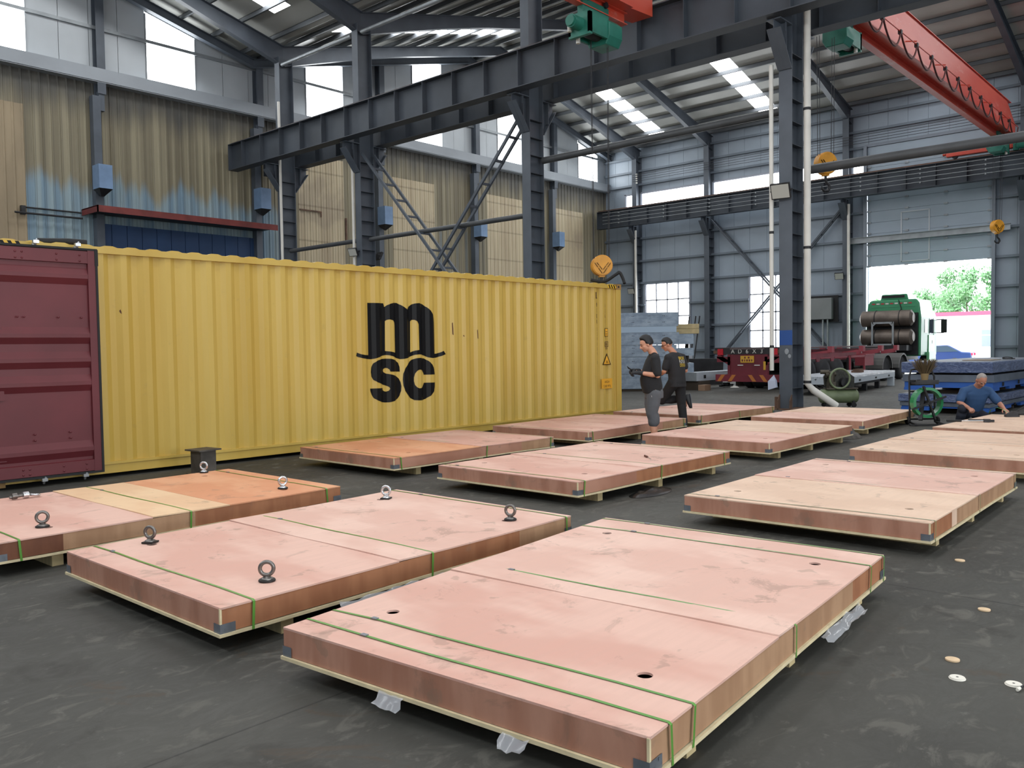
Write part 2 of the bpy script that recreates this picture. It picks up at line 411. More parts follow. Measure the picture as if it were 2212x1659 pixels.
# ---- hidden walls that close the hall
m = MB(); m.box(XL-.1, XL, YF, YG, 0, 9.6).box(XL-.1, XL, YF, YG, 11.05, 14.2); st(m.build('wall_left', wmat))
m = MB(); m.add([(XL-.05,YF,9.6),(XL-.05,YG,9.6),(XL-.05,YG,11.05),(XL-.05,YF,11.05)], [(0,1,2,3)]); st(m.build('window_15', GLOW), 'added strip window in the unseen left wall, lighting the eave wall', 'window')  # strip pane added to brighten the eave wall
fx = [(-4.5,-.5),(1,6),(7.5,12.5)]; m = MB(); e0 = XL
for a, b in fx:
    m.box(e0, a, YF-.1, YF, 0, 17.5); m.box(a, b, YF-.1, YF, 0, 1.2).box(a, b, YF-.1, YF, 6.8, 17.5); e0 = b
m.box(e0, XE, YF-.1, YF, 0, 17.5); st(m.build('wall_front', wmat))
for i, (a, b) in enumerate(fx):  # windows added behind the camera to light the container face
    f2 = MB()
    for k in range(5): x = a+(b-a)*k/4; f2.box(x-.04,x+.04,YF-.08,YF-.02,1.2,6.8)
    for k in range(5): z = 1.2+5.6*k/4; f2.box(a,b,YF-.08,YF-.02,z-.04,z+.04)
    o = st(f2.build('window_%d' % (91+i), GALV), 'added multi-pane window in the unseen front wall, lighting the container', 'window')
    m = MB(); m.add([(a,YF-.1,1.2),(b,YF-.1,1.2),(b,YF-.1,6.8),(a,YF-.1,6.8)], [(0,1,2,3)]); m.build('pane', GLOW, o)

# ---- roof: sheets with skylight strips between frames
roof = MB(); rm = mat('roof_sheet', lin(178,178,172), .45, 0, (.7,.08))
FR = [29.6, 24.65, 16.65, 8.63, .62, -7.4]
strips = [27.6, 20.6, 12.6, 4.6, -3.4, -11.2]
ybr = [YF]
for s_ in reversed(strips): ybr += [s_-.53, s_+.53]
ybr += [YG+.15]
slopes = [(XL-.1,6.85), (6.85,XV), (XV,32.35), (32.35,XE+.1)]
sk = 0
for x0, x1 in slopes:
    for i in range(len(ybr)-1):
        y0, y1 = ybr[i], ybr[i+1]
        up = abs(x0-6.85) < .01 or abs(x0-32.35) < .01   # falls toward +x
        a, b = (x0+1.6, x1-1.3) if up else (x0+1.3, x1-1.6)
        if i % 2:
            segs = [(x0,a),(b,x1)]
        else: segs = [(x0,x1)]
        for p, q in segs: roof.add([(p,y0,roofz(p)),(q,y0,roofz(q)),(q,y1,roofz(q)),(p,y1,roofz(p))], [(0,1,2,3)])
        if i % 2:
            if (x0 > 19 and 0 < (i-1)//2 < 6 and (i-1)//2 in (3,2)): pass
            sk += 1
            s_ = MB(); s_.add([(a,y0,roofz(a)),(b,y0,roofz(b)),(b,y1,roofz(b)),(a,y1,roofz(a))], [(0,1,2,3)])
            st(s_.build('window_%d' % (20+sk), SKYL), 'translucent skylight strip in the roof between two frames', 'skylight', 'roof skylight strips')
st(roof.build('ceiling', rm))
# purlins
PUR = mat('purlin_steel', lin(96,100,104), .5, .2, (1,.15))
for x0, x1 in slopes:
    n = 9
    for k in range(n+1):
        x = x0+.45+(x1-x0-.9)*k/n; z = roofz(x)
        m = MB(); m.box(x-.008, x+.008, YF, YG, z-.22, z-.015).box(x-.008, x+.07, YF, YG, z-.03, z-.015).box(x-.07, x+.008, YF, YG, z-.22, z-.205)
        st(m.build('purlin', PUR, off=(x,YF,z)), 'roof purlin running the length of the hall', 'purlin', 'roof purlins')
# rafters (tapered I-sections)
for y in [31.75]+FR:
    for x0, x1 in slopes:
        up = abs(x0-6.85) < .01 or abs(x0-32.35) < .01
        n = 6; m = MB(); gable = y > 31
        if y < 5 and x0 < 6: continue
        for k in range(n):
            xa = x0+(x1-x0)*k/n; xb = x0+(x1-x0)*(k+1)/n
            def dp(x):
                t = abs(x-(6.85 if x < XV else 32.35))/12.75
                return .34 if gable else .46+.34*max(0,(t-.6)/.4)
            ta, tb = roofz(xa)-.23, roofz(xb)-.23; ba, bb = ta-dp(xa), tb-dp(xb)
            m.bar((xa,y,ta-.01), (xb,y,tb-.01), .24, .02).bar((xa,y,ba+.01), (xb,y,bb+.01), .24, .02)
            m.add([(xa,y-.006,ba),(xb,y-.006,bb),(xb,y-.006,tb),(xa,y-.006,ta),(xa,y+.006,ba),(xb,y+.006,bb),(xb,y+.006,tb),(xa,y+.006,ta)], [(0,1,2,3),(7,6,5,4)])
        st(m.build('rafter', STEEL, off=((x0+x1)/2,y,14)), 'steel roof rafter spanning between column rows', 'rafter', 'roof rafters')

# ---- columns
def column(x0, x1, y, zt, label, brackets, group, stiff=True, sz=8.7):
    """I-section: flanges at x0 and x1, width .32 along y"""
    t = bpy.data.objects.new('column', None); COL.objects.link(t); t.location = (x0,y,0); st(t, label, 'column', group)
    m = MB(); d = x1-x0
    m.box(0,.02,-.16,.16,0,zt).box(d-.02,d,-.16,.16,0,zt).box(.02,d-.02,-.007,.007,0,zt)
    m.build('shaft', STEEL, t)
    m = MB(); z = .5
    while z < sz: m.box(.02,d-.02,-.15,.15,z,z+.012); z += .52
    m.build('stiffener', STEEL_D, t)
    m = MB()
    for sgn in brackets:
        a = 0 if sgn < 0 else d; b = a+sgn*.62
        m.prism([(a,8.95),(b,8.95),(b,8.72),(a+sgn*.05,7.95),(a,7.95)], -.008, .008, 0, Matrix(((1,0,0,0),(0,0,-1,0),(0,1,0,0),(0,0,0,1))))
        for yy in (-.14,.14): m.bar((a+sgn*.3,yy,8.7),(a+sgn*.3,yy,8.95),.012,.02)
        m.box(min(a,b),max(a,b),-.17,.17,8.93,8.96); m.bar((b,0,8.74),(a+sgn*.03,0,7.95),.34,.02,0,(sgn,0,1))
        m.box(min(a+sgn*.25,a+sgn*.27),max(a+sgn*.25,a+sgn*.27),-.15,.15,8.3,8.93)
    if brackets: m.build('bracket', STEEL, t)
    m = MB(); m.box(-.12,d+.12,-.3,.3,0,.03)
    for yy in (-.15,.15):
        m.prism([(-.12,0),(-.12,.22),(-.02,.36),(0,.36),(0,0)], yy-.01, yy+.01, 0, Matrix(((1,0,0,0),(0,0,-1,0),(0,1,0,0),(0,0,0,1))))
    m.box(0,d,.16,.28,0,.3).build('base_plate', RUST, t)
    return t
cl_lab = {29.6:'far middle-row column nearest the gable wall', 24.65:'middle-row column left of the ladder brace', 16.65:'middle-row column right of the ladder brace, behind the container end', 8.63:'near middle-row column with a blue painted band', .62:'middle-row column beyond the frame beside the camera'}
cols = {}
for y in FR[:5]: cols[y] = column(19.3, 19.93, y, 13.2, cl_lab[y], (-1,1), 'middle row columns')
m = MB(); m.box(-.004,-.001,-.161,.161,1.53,1.88); m.build('blue_band', mat('band_blue', lin(28,72,138), .5), cols[8.63], label='blue painted band')
m = MB(); m.sphere((0,-.02,1.38), .07, 10, 0, (.03,.8,1)).sphere((0,-.09,1.27), .05, 10, 0, (.03,.8,1)); m.build('paint_smear', mat('grey_smear', lin(140,145,150), .8), cols[8.63], label='pale grey smear of paint')
e_lab = {29.6:'eave column left of the sixteen-pane window', 24.65:'eave column between the window and the ladder brace', 16.65:'eave column with a white pipe beside the lift door', 8.63:'eave column right of the lift door'}
for y in FR[:4]: column(44.45, 45.05, y, 13.3, e_lab[y], (-1,), 'eave columns')

# ---- crane runway girders
def runway(x, z0, z1, w, label, rods=False, side=-1):
    t = bpy.data.objects.new('runway_beam', None); COL.objects.link(t); t.location = (x,8,z0); st(t, label, 'beam')
    m = MB(); y0, y1 = YF-8+.1, 23.9; h_ = z1-z0
    m.ibeam((0,y0,h_/2), (0,y1,h_/2), w, h_, .022, .014); m.build('girder', STEEL_D, t)
    m = MB(); y = y1-.02
    m.box(-w/2,w/2,y,y+.02,.02,h_-.02); y = 8.6-8
    ys = [];  yy = y1-1.0
    while yy > y0: ys.append(yy); yy -= 1.34
    for yy in ys: m.box(-w/2+.01,w/2-.01,yy,yy+.012,.02,h_-.02)
    m.build('stiffener', STEEL_D, t)
    m = MB(); m.box(-.035,.035,y0,y1,h_,h_+.09).box(-.06,.06,y0,y1,h_,h_+.015); m.build('crane_rail', RUST, t)
    return t
runway(18.62, 8.97, 10.02, .42, 'near crane runway girder on the middle column row')
runway(20.24, 8.97, 10.02, .42, 'crane runway girder on the far side of the middle column row')
runway(43.9, 8.95, 10.02, .40, 'crane runway girder along the eave wall above the door')
k = 0
for z in (9.22,9.43,9.64,9.85):
    m = MB(); m.cyl((43.62,YF,z), (43.62,31.4,z), .016, 6)
    for y in (30.2, 27.0, 24.0, 21.2, 18.4, 15.6, 12.8, 10.0, 7.2): m.box(43.6,43.72,y-.03,y+.03,z-.06,z+.02)
    tag(m.build('conductor_bar', GALV, off=(43.62,10,z)), 'thin bare conductor bar along the eave runway girder, %s of the four' % ('lowest','second lowest','second highest','highest')[k], 'conductor bar', 'crane conductor bars'); k += 1
for i, z in enumerate((11.68, 11.81, 11.94, 12.07)):
    m = MB(); m.cyl((44.3,YF,z), (44.3,29.6,z), .012, 5)
    tag(m.build('wire', DARKST, off=(44.3,10,z)), 'thin taut wire high along the eave columns, %s of the four' % ('lowest','second lowest','second highest','highest')[i], 'wire', 'taut wires on the eave columns')
# insulators for those wires
# ------------------------------------------------------------------ container
CA = math.radians(-1.4619)
YEL = NT('container_yellow', .42, 0, .45); co = YEL.coord()
c = YEL.mix(YEL.ramp(YEL.noise(YEL.coord((1,1,.12)), 1.2, 4), .3,.7), lin(194,160,72), lin(206,176,92))
c = YEL.mix(YEL.ramp(YEL.noise(co, 5, 6, .7), .60,.72,0,.35), c, lin(176,150,84))
c = YEL.mix(YEL.ramp(YEL.noise(YEL.coord((2,1,.5),(4,0,2)), 3, 6, .8), .70,.76,0,.8), c, lin(120,78,44)); YEL.base(c); YEL = MATS['container_yellow']
MAR = mat('container_maroon', lin(100,36,42), .5, 0, (1.5,.14)); LOGO = mat('logo_black', lin(15,15,16), .45, 0, None, None, .2)
MARK = mat('marking_brown', lin(96,72,40), .5); SIGNY = mat('sign_amber', lin(232,170,48), .45); HAZY = mat('hazard_yellow', lin(226,178,44), .45)
CT = thing('shipping_container', 'long yellow corrugated shipping container with open maroon door', 'shipping container', (15.354,10.585,0), CA)
# local frame: x = -s (right end x=0, left end -12.19), y toward the far side, z up
Z0 = .02
PITCH, PH = .2853, 0.0
def corr(s):
    """outward recess (m) of the side sheet at distance s from the right end"""
    k = ((s-.30+.035) % PITCH)/PITCH
    if k < .26: return 0.
    if k < .50: return .036*(k-.26)/.24
    if k < .76: return .036
    return .036*(1-(k-.76)/.24)
def corr_breaks(a, b):
    out = []; n0 = int((a-.3)/PITCH)-2
    for i in range(n0, n0+60):
        for k in (0,.26,.50,.76):
            s = i*PITCH+.30-.035+k*PITCH
            if a < s < b: out.append(s)
    return sorted(out)
def sheet(a, b, z0, z1, y, sgn=1):
    m = MB(); ss = [a]+corr_breaks(a, b)+[b]
    vs = []; fs = []
    for s in ss:
        for z in (z0, z1): vs.append((-s, y+sgn*(corr(s) if a < s < b else 0), z))
    for i in range(len(ss)-1): fs.append((2*i,2*i+2,2*i+3,2*i+1))
    return m.add(vs, fs)
SY = .025   # side sheet sits slightly behind the rails
side = sheet(.17, 12.02, .19, 2.80, SY); side.build('side_panel', YEL, CT)
sheet(.17, 12.02, .19, 2.80, 2.438-SY, -1).build('side_panel', YEL, CT)
m = MB(); m.box(-12.05,-.15,0,.06,2.795,2.875); m.build('top_rail', YEL, CT)
m = MB(); m.box(-12.05,-.15,2.378,2.438,2.795,2.875); m.build('top_rail', YEL, CT)
for y0 in (.03, 2.33):
    m = MB(); m.box(-12.05,-.15,y0,y0+.07,Z0+.03,.17).box(-12.05,-.15,y0-.02,y0+.03,.165,.195); m.build('bottom_rail', YEL, CT)
m = MB()   # corrugated roof: humps across the width
n = 42
for k in range(n):
    x = -12.0+11.85*k/n; d = 11.85/n
    for (a, za), (b, zb) in (((0,2.872),(.25,2.895)),((.25,2.895),(.6,2.895)),((.6,2.895),(.85,2.872)),((.85,2.872),(1,2.872))):
        m.add([(x+a*d,.02,za),(x+b*d,.02,zb),(x+b*d,2.42,zb),(x+a*d,2.42,za)], [(0,1,2,3)])
        m.add([(x+a*d,.02,2.86),(x+b*d,.02,2.86),(x+b*d,.02,zb),(x+a*d,.02,za)], [(0,1,2,3)])
m.build('roof_panel', YEL, CT)
for x in (-.09, -12.10):
    for y in (.075, 2.363):
        m = MB(); m.box(x-.085,x+.085,y-.075,y+.075,.13,2.79); m.build('corner_post', YEL, CT, bevel=.008)
        for z in (Z0, 2.778):
            m = MB(); m.box(x-.09,x+.09,y-.08,y+.085,z,z+.118).sphere((x,y-.075 if y < 1 else y+.08,z+.06),.035,10,1,(1,.25,1)); m.build('corner_casting', [mat('casting', lin(150,116,66), .6, 0, (8,.3)), BLACK], CT, bevel=.006)
m = MB(); m.box(-.06,-.02,.14,2.3,.15,2.8).box(-.1,0,.14,2.3,2.78,2.88).box(-.1,0,.14,2.3,Z0,.16); m.build('end_wall', YEL, CT)
m = MB(); m.box(-12.1,-.1,.05,2.39,.13,.16); m.build('floor_panel', RUST, CT)
# decals that follow the corrugation
def decal(polys, name, mt, eps=.004, follow=True, parent=CT, label=None, extra=None):
    """polys: list of (outer, [holes]) in (s,z)"""
    cu = bpy.data.curves.new('t', 'CURVE'); cu.dimensions = '2D'; cu.fill_mode = 'BOTH'
    for loop in polys:
        sp = cu.splines.new('POLY'); sp.points.add(len(loop)-1); sp.use_cyclic_u = True
        for p, (s, z) in zip(sp.points, loop): p.co = (-s, z, 0, 1)
    ob = bpy.data.objects.new('t', cu); COL.objects.link(ob)
    dg = bpy.context.evaluated_depsgraph_get(); dg.update()
    me = bpy.data.meshes.new_from_object(ob.evaluated_get(dg)); bpy.data.objects.remove(ob); bpy.data.curves.remove(cu)
    return drape(me, name, mt, eps, follow, parent, label)
def drape(me, name, mt, eps, follow, parent, label=None):
    bm = bmesh.new(); bm.from_mesh(me)
    if follow and bm.verts:
        a = -max(v.co.x for v in bm.verts); b = -min(v.co.x for v in bm.verts)
        for s in corr_breaks(a, b):
            bmesh.ops.bisect_plane(bm, geom=bm.verts[:]+bm.edges[:]+bm.faces[:], plane_co=(-s,0,0), plane_no=(1,0,0))
    for v in bm.verts:
        s, z = -v.co.x, v.co.y; v.co = V((-s, SY-eps+(corr(s) if follow else 0), z))
    bmesh.ops.recalc_face_normals(bm, faces=bm.faces)
    for f_ in bm.faces:
        if f_.normal.y > 0: f_.normal_flip()
    bm.to_mesh(me); bm.free(); me.name = name
    me.materials.clear(); me.materials.append(mt)
    o = bpy.data.objects.new(name, me); COL.objects.link(o); o.parent = parent
    if label: o['label'] = label
    return o
def text_mesh(txt, size, align='CENTER', sx=1.0):
    cu = bpy.data.curves.new('t', 'FONT'); cu.body = txt; cu.size = size; cu.align_x = align
    ob = bpy.data.objects.new('t', cu); COL.objects.link(ob); dg = bpy.context.evaluated_depsgraph_get(); dg.update()
    me = bpy.data.meshes.new_from_object(ob.evaluated_get(dg)); bpy.data.objects.remove(ob); bpy.data.curves.remove(cu)
    for v in me.vertices: v.co.x *= sx
    return me
LM=[(6.751,2.306),(6.433,2.308),(6.413,2.246),(6.369,2.277),(6.306,2.304),(6.228,2.321),(6.157,2.321),(6.086,2.291),(6.015,2.252),(5.95,2.216),(5.902,2.268),(5.844,2.304),(5.778,2.324),(5.696,2.33),(5.604,2.316),(5.513,2.265),(5.439,2.207),(5.389,2.144),(5.365,2.073),(5.357,1.996),(5.354,1.473),(5.302,1.475),(5.233,1.492),(5.162,1.521),(5.118,1.463),(5.208,1.433),(5.313,1.406),(5.407,1.4),(5.501,1.413),(5.584,1.445),(5.651,1.464),(5.717,1.469),(5.792,1.463),(5.883,1.436),(5.964,1.41),(6.045,1.399),(6.109,1.395),(6.188,1.415),(6.282,1.447),(6.359,1.465),(6.413,1.468),(6.483,1.457),(6.575,1.43),(6.651,1.412),(6.711,1.405),(6.8,1.411),(6.903,1.428),(6.968,1.449),(6.99,1.462),(6.974,1.515),(6.916,1.488),(6.843,1.475),(6.754,1.47)]
LH1=[(6.406,2.02),(6.375,2.04),(6.328,2.048),(6.266,2.035),(6.228,2.004),(6.217,1.955),(6.217,1.502),(6.311,1.521),(6.416,1.534)]
LH2=[(5.876,2.021),(5.842,2.048),(5.793,2.048),(5.745,2.023),(5.718,1.979),(5.712,1.543),(5.79,1.533),(5.886,1.503)]
LS=[(6.115,1.189),(6.338,1.196),(6.35,1.23),(6.38,1.252),(6.414,1.259),(6.455,1.245),(6.469,1.218),(6.459,1.191),(6.413,1.167),(6.29,1.142),(6.196,1.114),(6.142,1.075),(6.108,1.018),(6.095,0.949),(6.101,0.868),(6.133,0.789),(6.182,0.741),(6.27,0.709),(6.364,0.693),(6.441,0.694),(6.518,0.707),(6.609,0.74),(6.668,0.776),(6.704,0.836),(6.725,0.885),(6.733,0.933),(6.492,0.933),(6.482,0.9),(6.452,0.878),(6.409,0.87),(6.367,0.883),(6.346,0.914),(6.357,0.942),(6.396,0.964),(6.48,0.99),(6.601,1.031),(6.668,1.07),(6.699,1.125),(6.709,1.198),(6.7,1.27),(6.668,1.336),(6.591,1.383),(6.499,1.405),(6.407,1.409),(6.314,1.404),(6.221,1.381),(6.151,1.336),(6.121,1.267)]
LC=[(5.361,1.119),(5.596,1.12),(5.612,1.159),(5.641,1.194),(5.682,1.208),(5.724,1.209),(5.766,1.191),(5.8,1.145),(5.818,1.083),(5.82,1.02),(5.805,0.956),(5.773,0.916),(5.732,0.896),(5.682,0.897),(5.64,0.917),(5.614,0.948),(5.599,0.983),(5.361,0.982),(5.368,0.912),(5.405,0.823),(5.466,0.762),(5.569,0.709),(5.645,0.691),(5.737,0.692),(5.819,0.701),(5.9,0.739),(5.972,0.787),(6.035,0.865),(6.065,0.954),(6.073,1.054),(6.064,1.154),(6.025,1.24),(5.959,1.313),(5.868,1.377),(5.769,1.404),(5.686,1.409),(5.586,1.397),(5.502,1.354),(5.427,1.288),(5.383,1.21)]
decal([LM, LH1, LH2], 'logo', LOGO, label='black letter m over a wave line')
decal([LS], 'logo', LOGO, label='black letter s'); decal([LC], 'logo', LOGO, label='black letter c')
def stext(txt, s, ztop, zbot, sx=1.0, mt=MARK):
    """letters stacked one under another, ztop..zbot"""
    n = len(txt); h_ = (ztop-zbot)/n; big = None; bmx = bmesh.new()
    for i, ch in enumerate(txt):
        if ch == ' ': continue
        me = text_mesh(ch, h_*.98, 'CENTER', sx)
        for v in me.vertices: v.co.x += -s; v.co.y += ztop-(i+1)*h_+h_*.12
        bmx.from_mesh(me); bpy.data.meshes.remove(me)
    me = bpy.data.meshes.new('lettering'); bmx.to_mesh(me); bmx.free()
    return drape(me, 'lettering', mt, .004, True, CT)
stext('MSDU', .815, 2.50, 2.03, .9); stext('529889', .815, 1.98, 1.36, .85); stext('0', .815, 1.28, 1.18, .85); stext('45G1', .53, 2.48, 2.04, .8)
decal([[(.865,2.70),(.825,2.70),(.825,2.59),(.775,2.59),(.775,2.565),(.865,2.565)]], 'marking', MARK, label='faded brown L-shaped mark')
def rect(s0, s1, z0, z1): return [(s0,z0),(s1,z0),(s1,z1),(s0,z1)]
decal([rect(.70,.33,.665,.875)], 'sticker', SIGNY, .012, False, label='amber sticker')
for i, (t, z) in enumerate((('HIGH',.79),('CUBE 9FT6',.70))):
    me = text_mesh(t, .075, 'CENTER', .9 if i == 0 else .72)
    for v in me.vertices: v.co.x -= .515; v.co.y += z-.01
    drape(me, 'lettering', MARK, .014, False, CT)
decal([[(.515,1.42),(.66,1.17),(.37,1.17)]], 'warning_sign', LOGO, .012, False, label='black triangle border'); decal([[(.515,1.375),(.625,1.185),(.405,1.185)]], 'warning_sign', SIGNY, .014, False, label='amber triangle')
decal([rect(.55,.47,1.21,1.222)], 'warning_sign', LOGO, .016, False); decal([rect(.545,.48,1.24,1.252)], 'warning_sign', LOGO, .016, False)
decal([rect(.575,.465,1.77,1.945)], 'sign_plate', LOGO, .012, False); decal([rect(.565,.475,1.78,1.935)], 'sign_plate', SIGNY, .014, False, label='amber plate with dark border')
for z in (1.80,1.83,1.87): decal([rect(.55,.49,z,z+.012)], 'sign_plate', MARK, .016, False)
decal([rect(.575,.46,1.55,1.665), rect(.56,.475,1.565,1.65)], 'sign_plate', MARK, .012, False); decal([rect(.545,.49,1.58,1.635), rect(.53,.505,1.60,1.62)], 'sign_plate', MARK, .012, False); decal([rect(.55,.49,1.50,1.54), rect(.535,.505,1.51,1.53)], 'sign_plate', MARK, .012, False)
for s_, z0, z1 in ((10.63,2.05,2.11),(4.93,1.79,2.02),(4.66,1.76,1.80),(4.33,1.72,1.9)):
    decal([[(s_-.012,z0),(s_+.006,z0+.02),(s_+.012,z1-.02),(s_-.002,z1),(s_-.01,(z0+z1)/2)]], 'scratch', mat('scratch_rust', lin(92,58,36), .8), .003)
# hazard stripes on the top rail ends
for base_, sgn in ((11.736,1),(.485,-1)):
    L_ = .33; nn = 8
    for k in range(nn):
        a0 = k*L_/nn; a1 = (k+1)*L_/nn; sh = .04
        q = [(a0,2.80),(a1,2.80),(a1+sh,2.872),(a0+sh,2.872)]
        q = [(base_+(.0 if sgn > 0 else -.36)+p, z) for p, z in q]
        m = MB(); m.add([(-s, -.004, z) for s, z in q], [(0,1,2,3)]); m.build('hazard_stripe', HAZY if k % 2 else LOGO, CT)
# open door leaf swung flat against the side (inner face outward)
DO = -.14
dz = [(2.785,.0),(2.64,.0),(2.635,-.03),(2.60,-.03)]
m = MB(); pr = []
def D(z, d): pr.append((z,d))
D(2.79,.0); D(2.645,.0); D(2.64,.035); D(2.585,.035)
for zt in (2.585,1.875,1.585,1.305,.505):
    D(zt,.035); D(zt-.08,0); D(zt-.125,0); D(zt-.20,.038)
    D(zt-.20,.038)
D(.27,.038); D(.262,.0); D(.13,.0)
vs = []; fs = []
for z, d in pr:
    for x in (-12.14,-11.07): vs.append((x, DO+d, z))
for i in range(len(pr)-1): fs.append((2*i,2*i+1,2*i+3,2*i+2))
door = m.add(vs, fs).build('door', MAR, CT, label='open maroon door leaf')
m = MB(); m.box(-12.16,-11.07,DO+.04,DO+.085,.10,2.81).box(-11.07,-10.985,DO-.004,DO+.085,.12,2.80); m.build('door_frame', MAR, door)
m = MB()
m.box(-12.17,-10.96,DO-.008,DO+.06,2.80,2.825).box(-12.17,-10.96,DO-.008,DO+.06,.098,.125).box(-10.985,-10.958,DO-.012,DO+.06,.10,2.825).box(-10.99,-10.95,DO-.01,DO+.06,2.62,2.815); m.build('gasket', BLACK, door)
m = MB()
for z in (2.74,2.67,1.99,.62,.55,.22,.16):
    for x in (-11.86,-11.79,-11.42,-11.16) if z not in (.62,.55) else (-11.72,-11.33): m.sphere((x,DO-.002,z),.013,8,0,(1,.6,1))
m.build('bolt', MAR, door)
CHROME = mat('zinc_steel', lin(190,192,194), .3, .85)
m = MB()
for x in (-11.18,-11.64):
    for z in (2.865,.085): m.tube([(x,DO+.02,z-.05),(x,DO+.0,z),(x+.02,DO-.01,z+.03)],.014,6).box(x-.03,x+.03,DO-.03,DO+.02,z-.02,z+.015)
    m.cyl((x,DO+.09,.08),(x,DO+.09,2.85),.016,8)
m.build('lock_rod', CHROME, door)
m = MB()
for z in (.4,1.1,1.8,2.5): m.box(-12.2,-12.02,DO+.02,DO+.14,z-.07,z+.07)
m.build('hinge', MAR, CT)
# lifting slings lying over the right top end
def rope(name, pts, r, mt, label, cat='sling', n=7):
    pts = [V(p) for p in pts]; out = []
    for i in range(len(pts)-1):
        p0, p1, p2, p3 = pts[max(i-1,0)], pts[i], pts[i+1], pts[min(i+2,len(pts)-1)]
        for k in range(6):
            t = k/6; out.append(.5*((2*p1)+(p2-p0)*t+(2*p0-5*p1+4*p2-p3)*t*t+(3*p1-p0-3*p2+p3)*t**3))
    out.append(pts[-1]); m = MB(); m.tube(out, r, n); 
    return tag(m.build(name, mt, off=pts[0]), label, cat) if label else m
rope('sling', [(15.10,11.2,3.02),(15.25,10.95,2.98),(15.36,10.72,3.12),(15.42,10.66,3.16),(15.46,10.6,3.02),(15.44,10.55,2.92)], .035, BLACK, 'black lifting sling looped over the container top corner')
rope('sling', [(3.95,11.35,2.945),(4.1,11.3,2.95),(4.25,11.2,2.95),(4.45,11.15,2.945)], .04, BLACK, 'black sling end lying on the container roof by the stripes')
# ------------------------------------------------------------------ plywood crates
def ply(name, c1, c2, dirt=.35, band=(2.2,1.1,1)):
    n = NT(name, .62, 0, .35); co = n.coord()
    b = n.noise(n.coord(band), 1.1, 3, .55); fine = n.noise(n.coord((1.2,14,6)), 2.2, 5, .6)
    c = n.mix(n.ramp(b,.38,.62), c1, c2)
    c = n.mix(n.ramp(fine,.3,.7,0,.22), c, tuple(x*.78 for x in c1[:3])+(1,))
    d = n.noise(n.coord((1,1,1),(5,2,0)), 2.6, 7, .72, .8)
    c = n.mix(n.ramp(d,.56,.66,0,dirt), c, lin(120,100,86))
    sm = n.noise(n.coord((1,1,1),(1,9,0)), 6.5, 3, .5); c = n.mix(n.ramp(sm,.66,.71,0,dirt*.9), c, lin(128,112,96))
    n.base(c); n.bump(fine, .08, .002); return MATS[name]
P_PINK = ply('plywood_pink', lin(228,192,176), lin(216,174,158))
P_PINK2 = ply('plywood_rose', lin(222,182,166), lin(210,162,146))
P_ORG = ply('plywood_orange', lin(222,164,126), lin(212,146,108), .3)
P_PALE = ply('plywood_pale', lin(232,198,160), lin(224,184,146), .3)
P_BUFF = ply('plywood_buff', lin(226,196,172), lin(216,184,160))
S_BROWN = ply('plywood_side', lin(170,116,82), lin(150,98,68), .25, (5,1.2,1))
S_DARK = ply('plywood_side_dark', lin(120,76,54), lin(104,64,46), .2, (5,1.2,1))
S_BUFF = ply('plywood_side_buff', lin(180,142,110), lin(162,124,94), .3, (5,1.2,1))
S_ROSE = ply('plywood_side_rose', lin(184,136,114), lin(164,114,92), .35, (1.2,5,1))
EDGE = mat('plywood_edge', lin(214,198,160), .7, 0, (8,.15)); SKID = mat('skid_wood', lin(206,186,140), .7, 0, (5,.14,(1,6,1)))
STRAP = mat('green_strap', lin(92,146,62), .3); STRAPC = mat('clear_strap', lin(186,182,160), .25)
BRKT = mat('bracket_zinc', lin(128,134,142), .4, .6, (10,.2)); CARGO = mat('cargo_dark', lin(42,42,44), .6)
FILM = mat('plastic_film', lin(226,228,232), .12, 0, None, None, .6, 0, .38)
CZ0, CZ1 = .118, .25
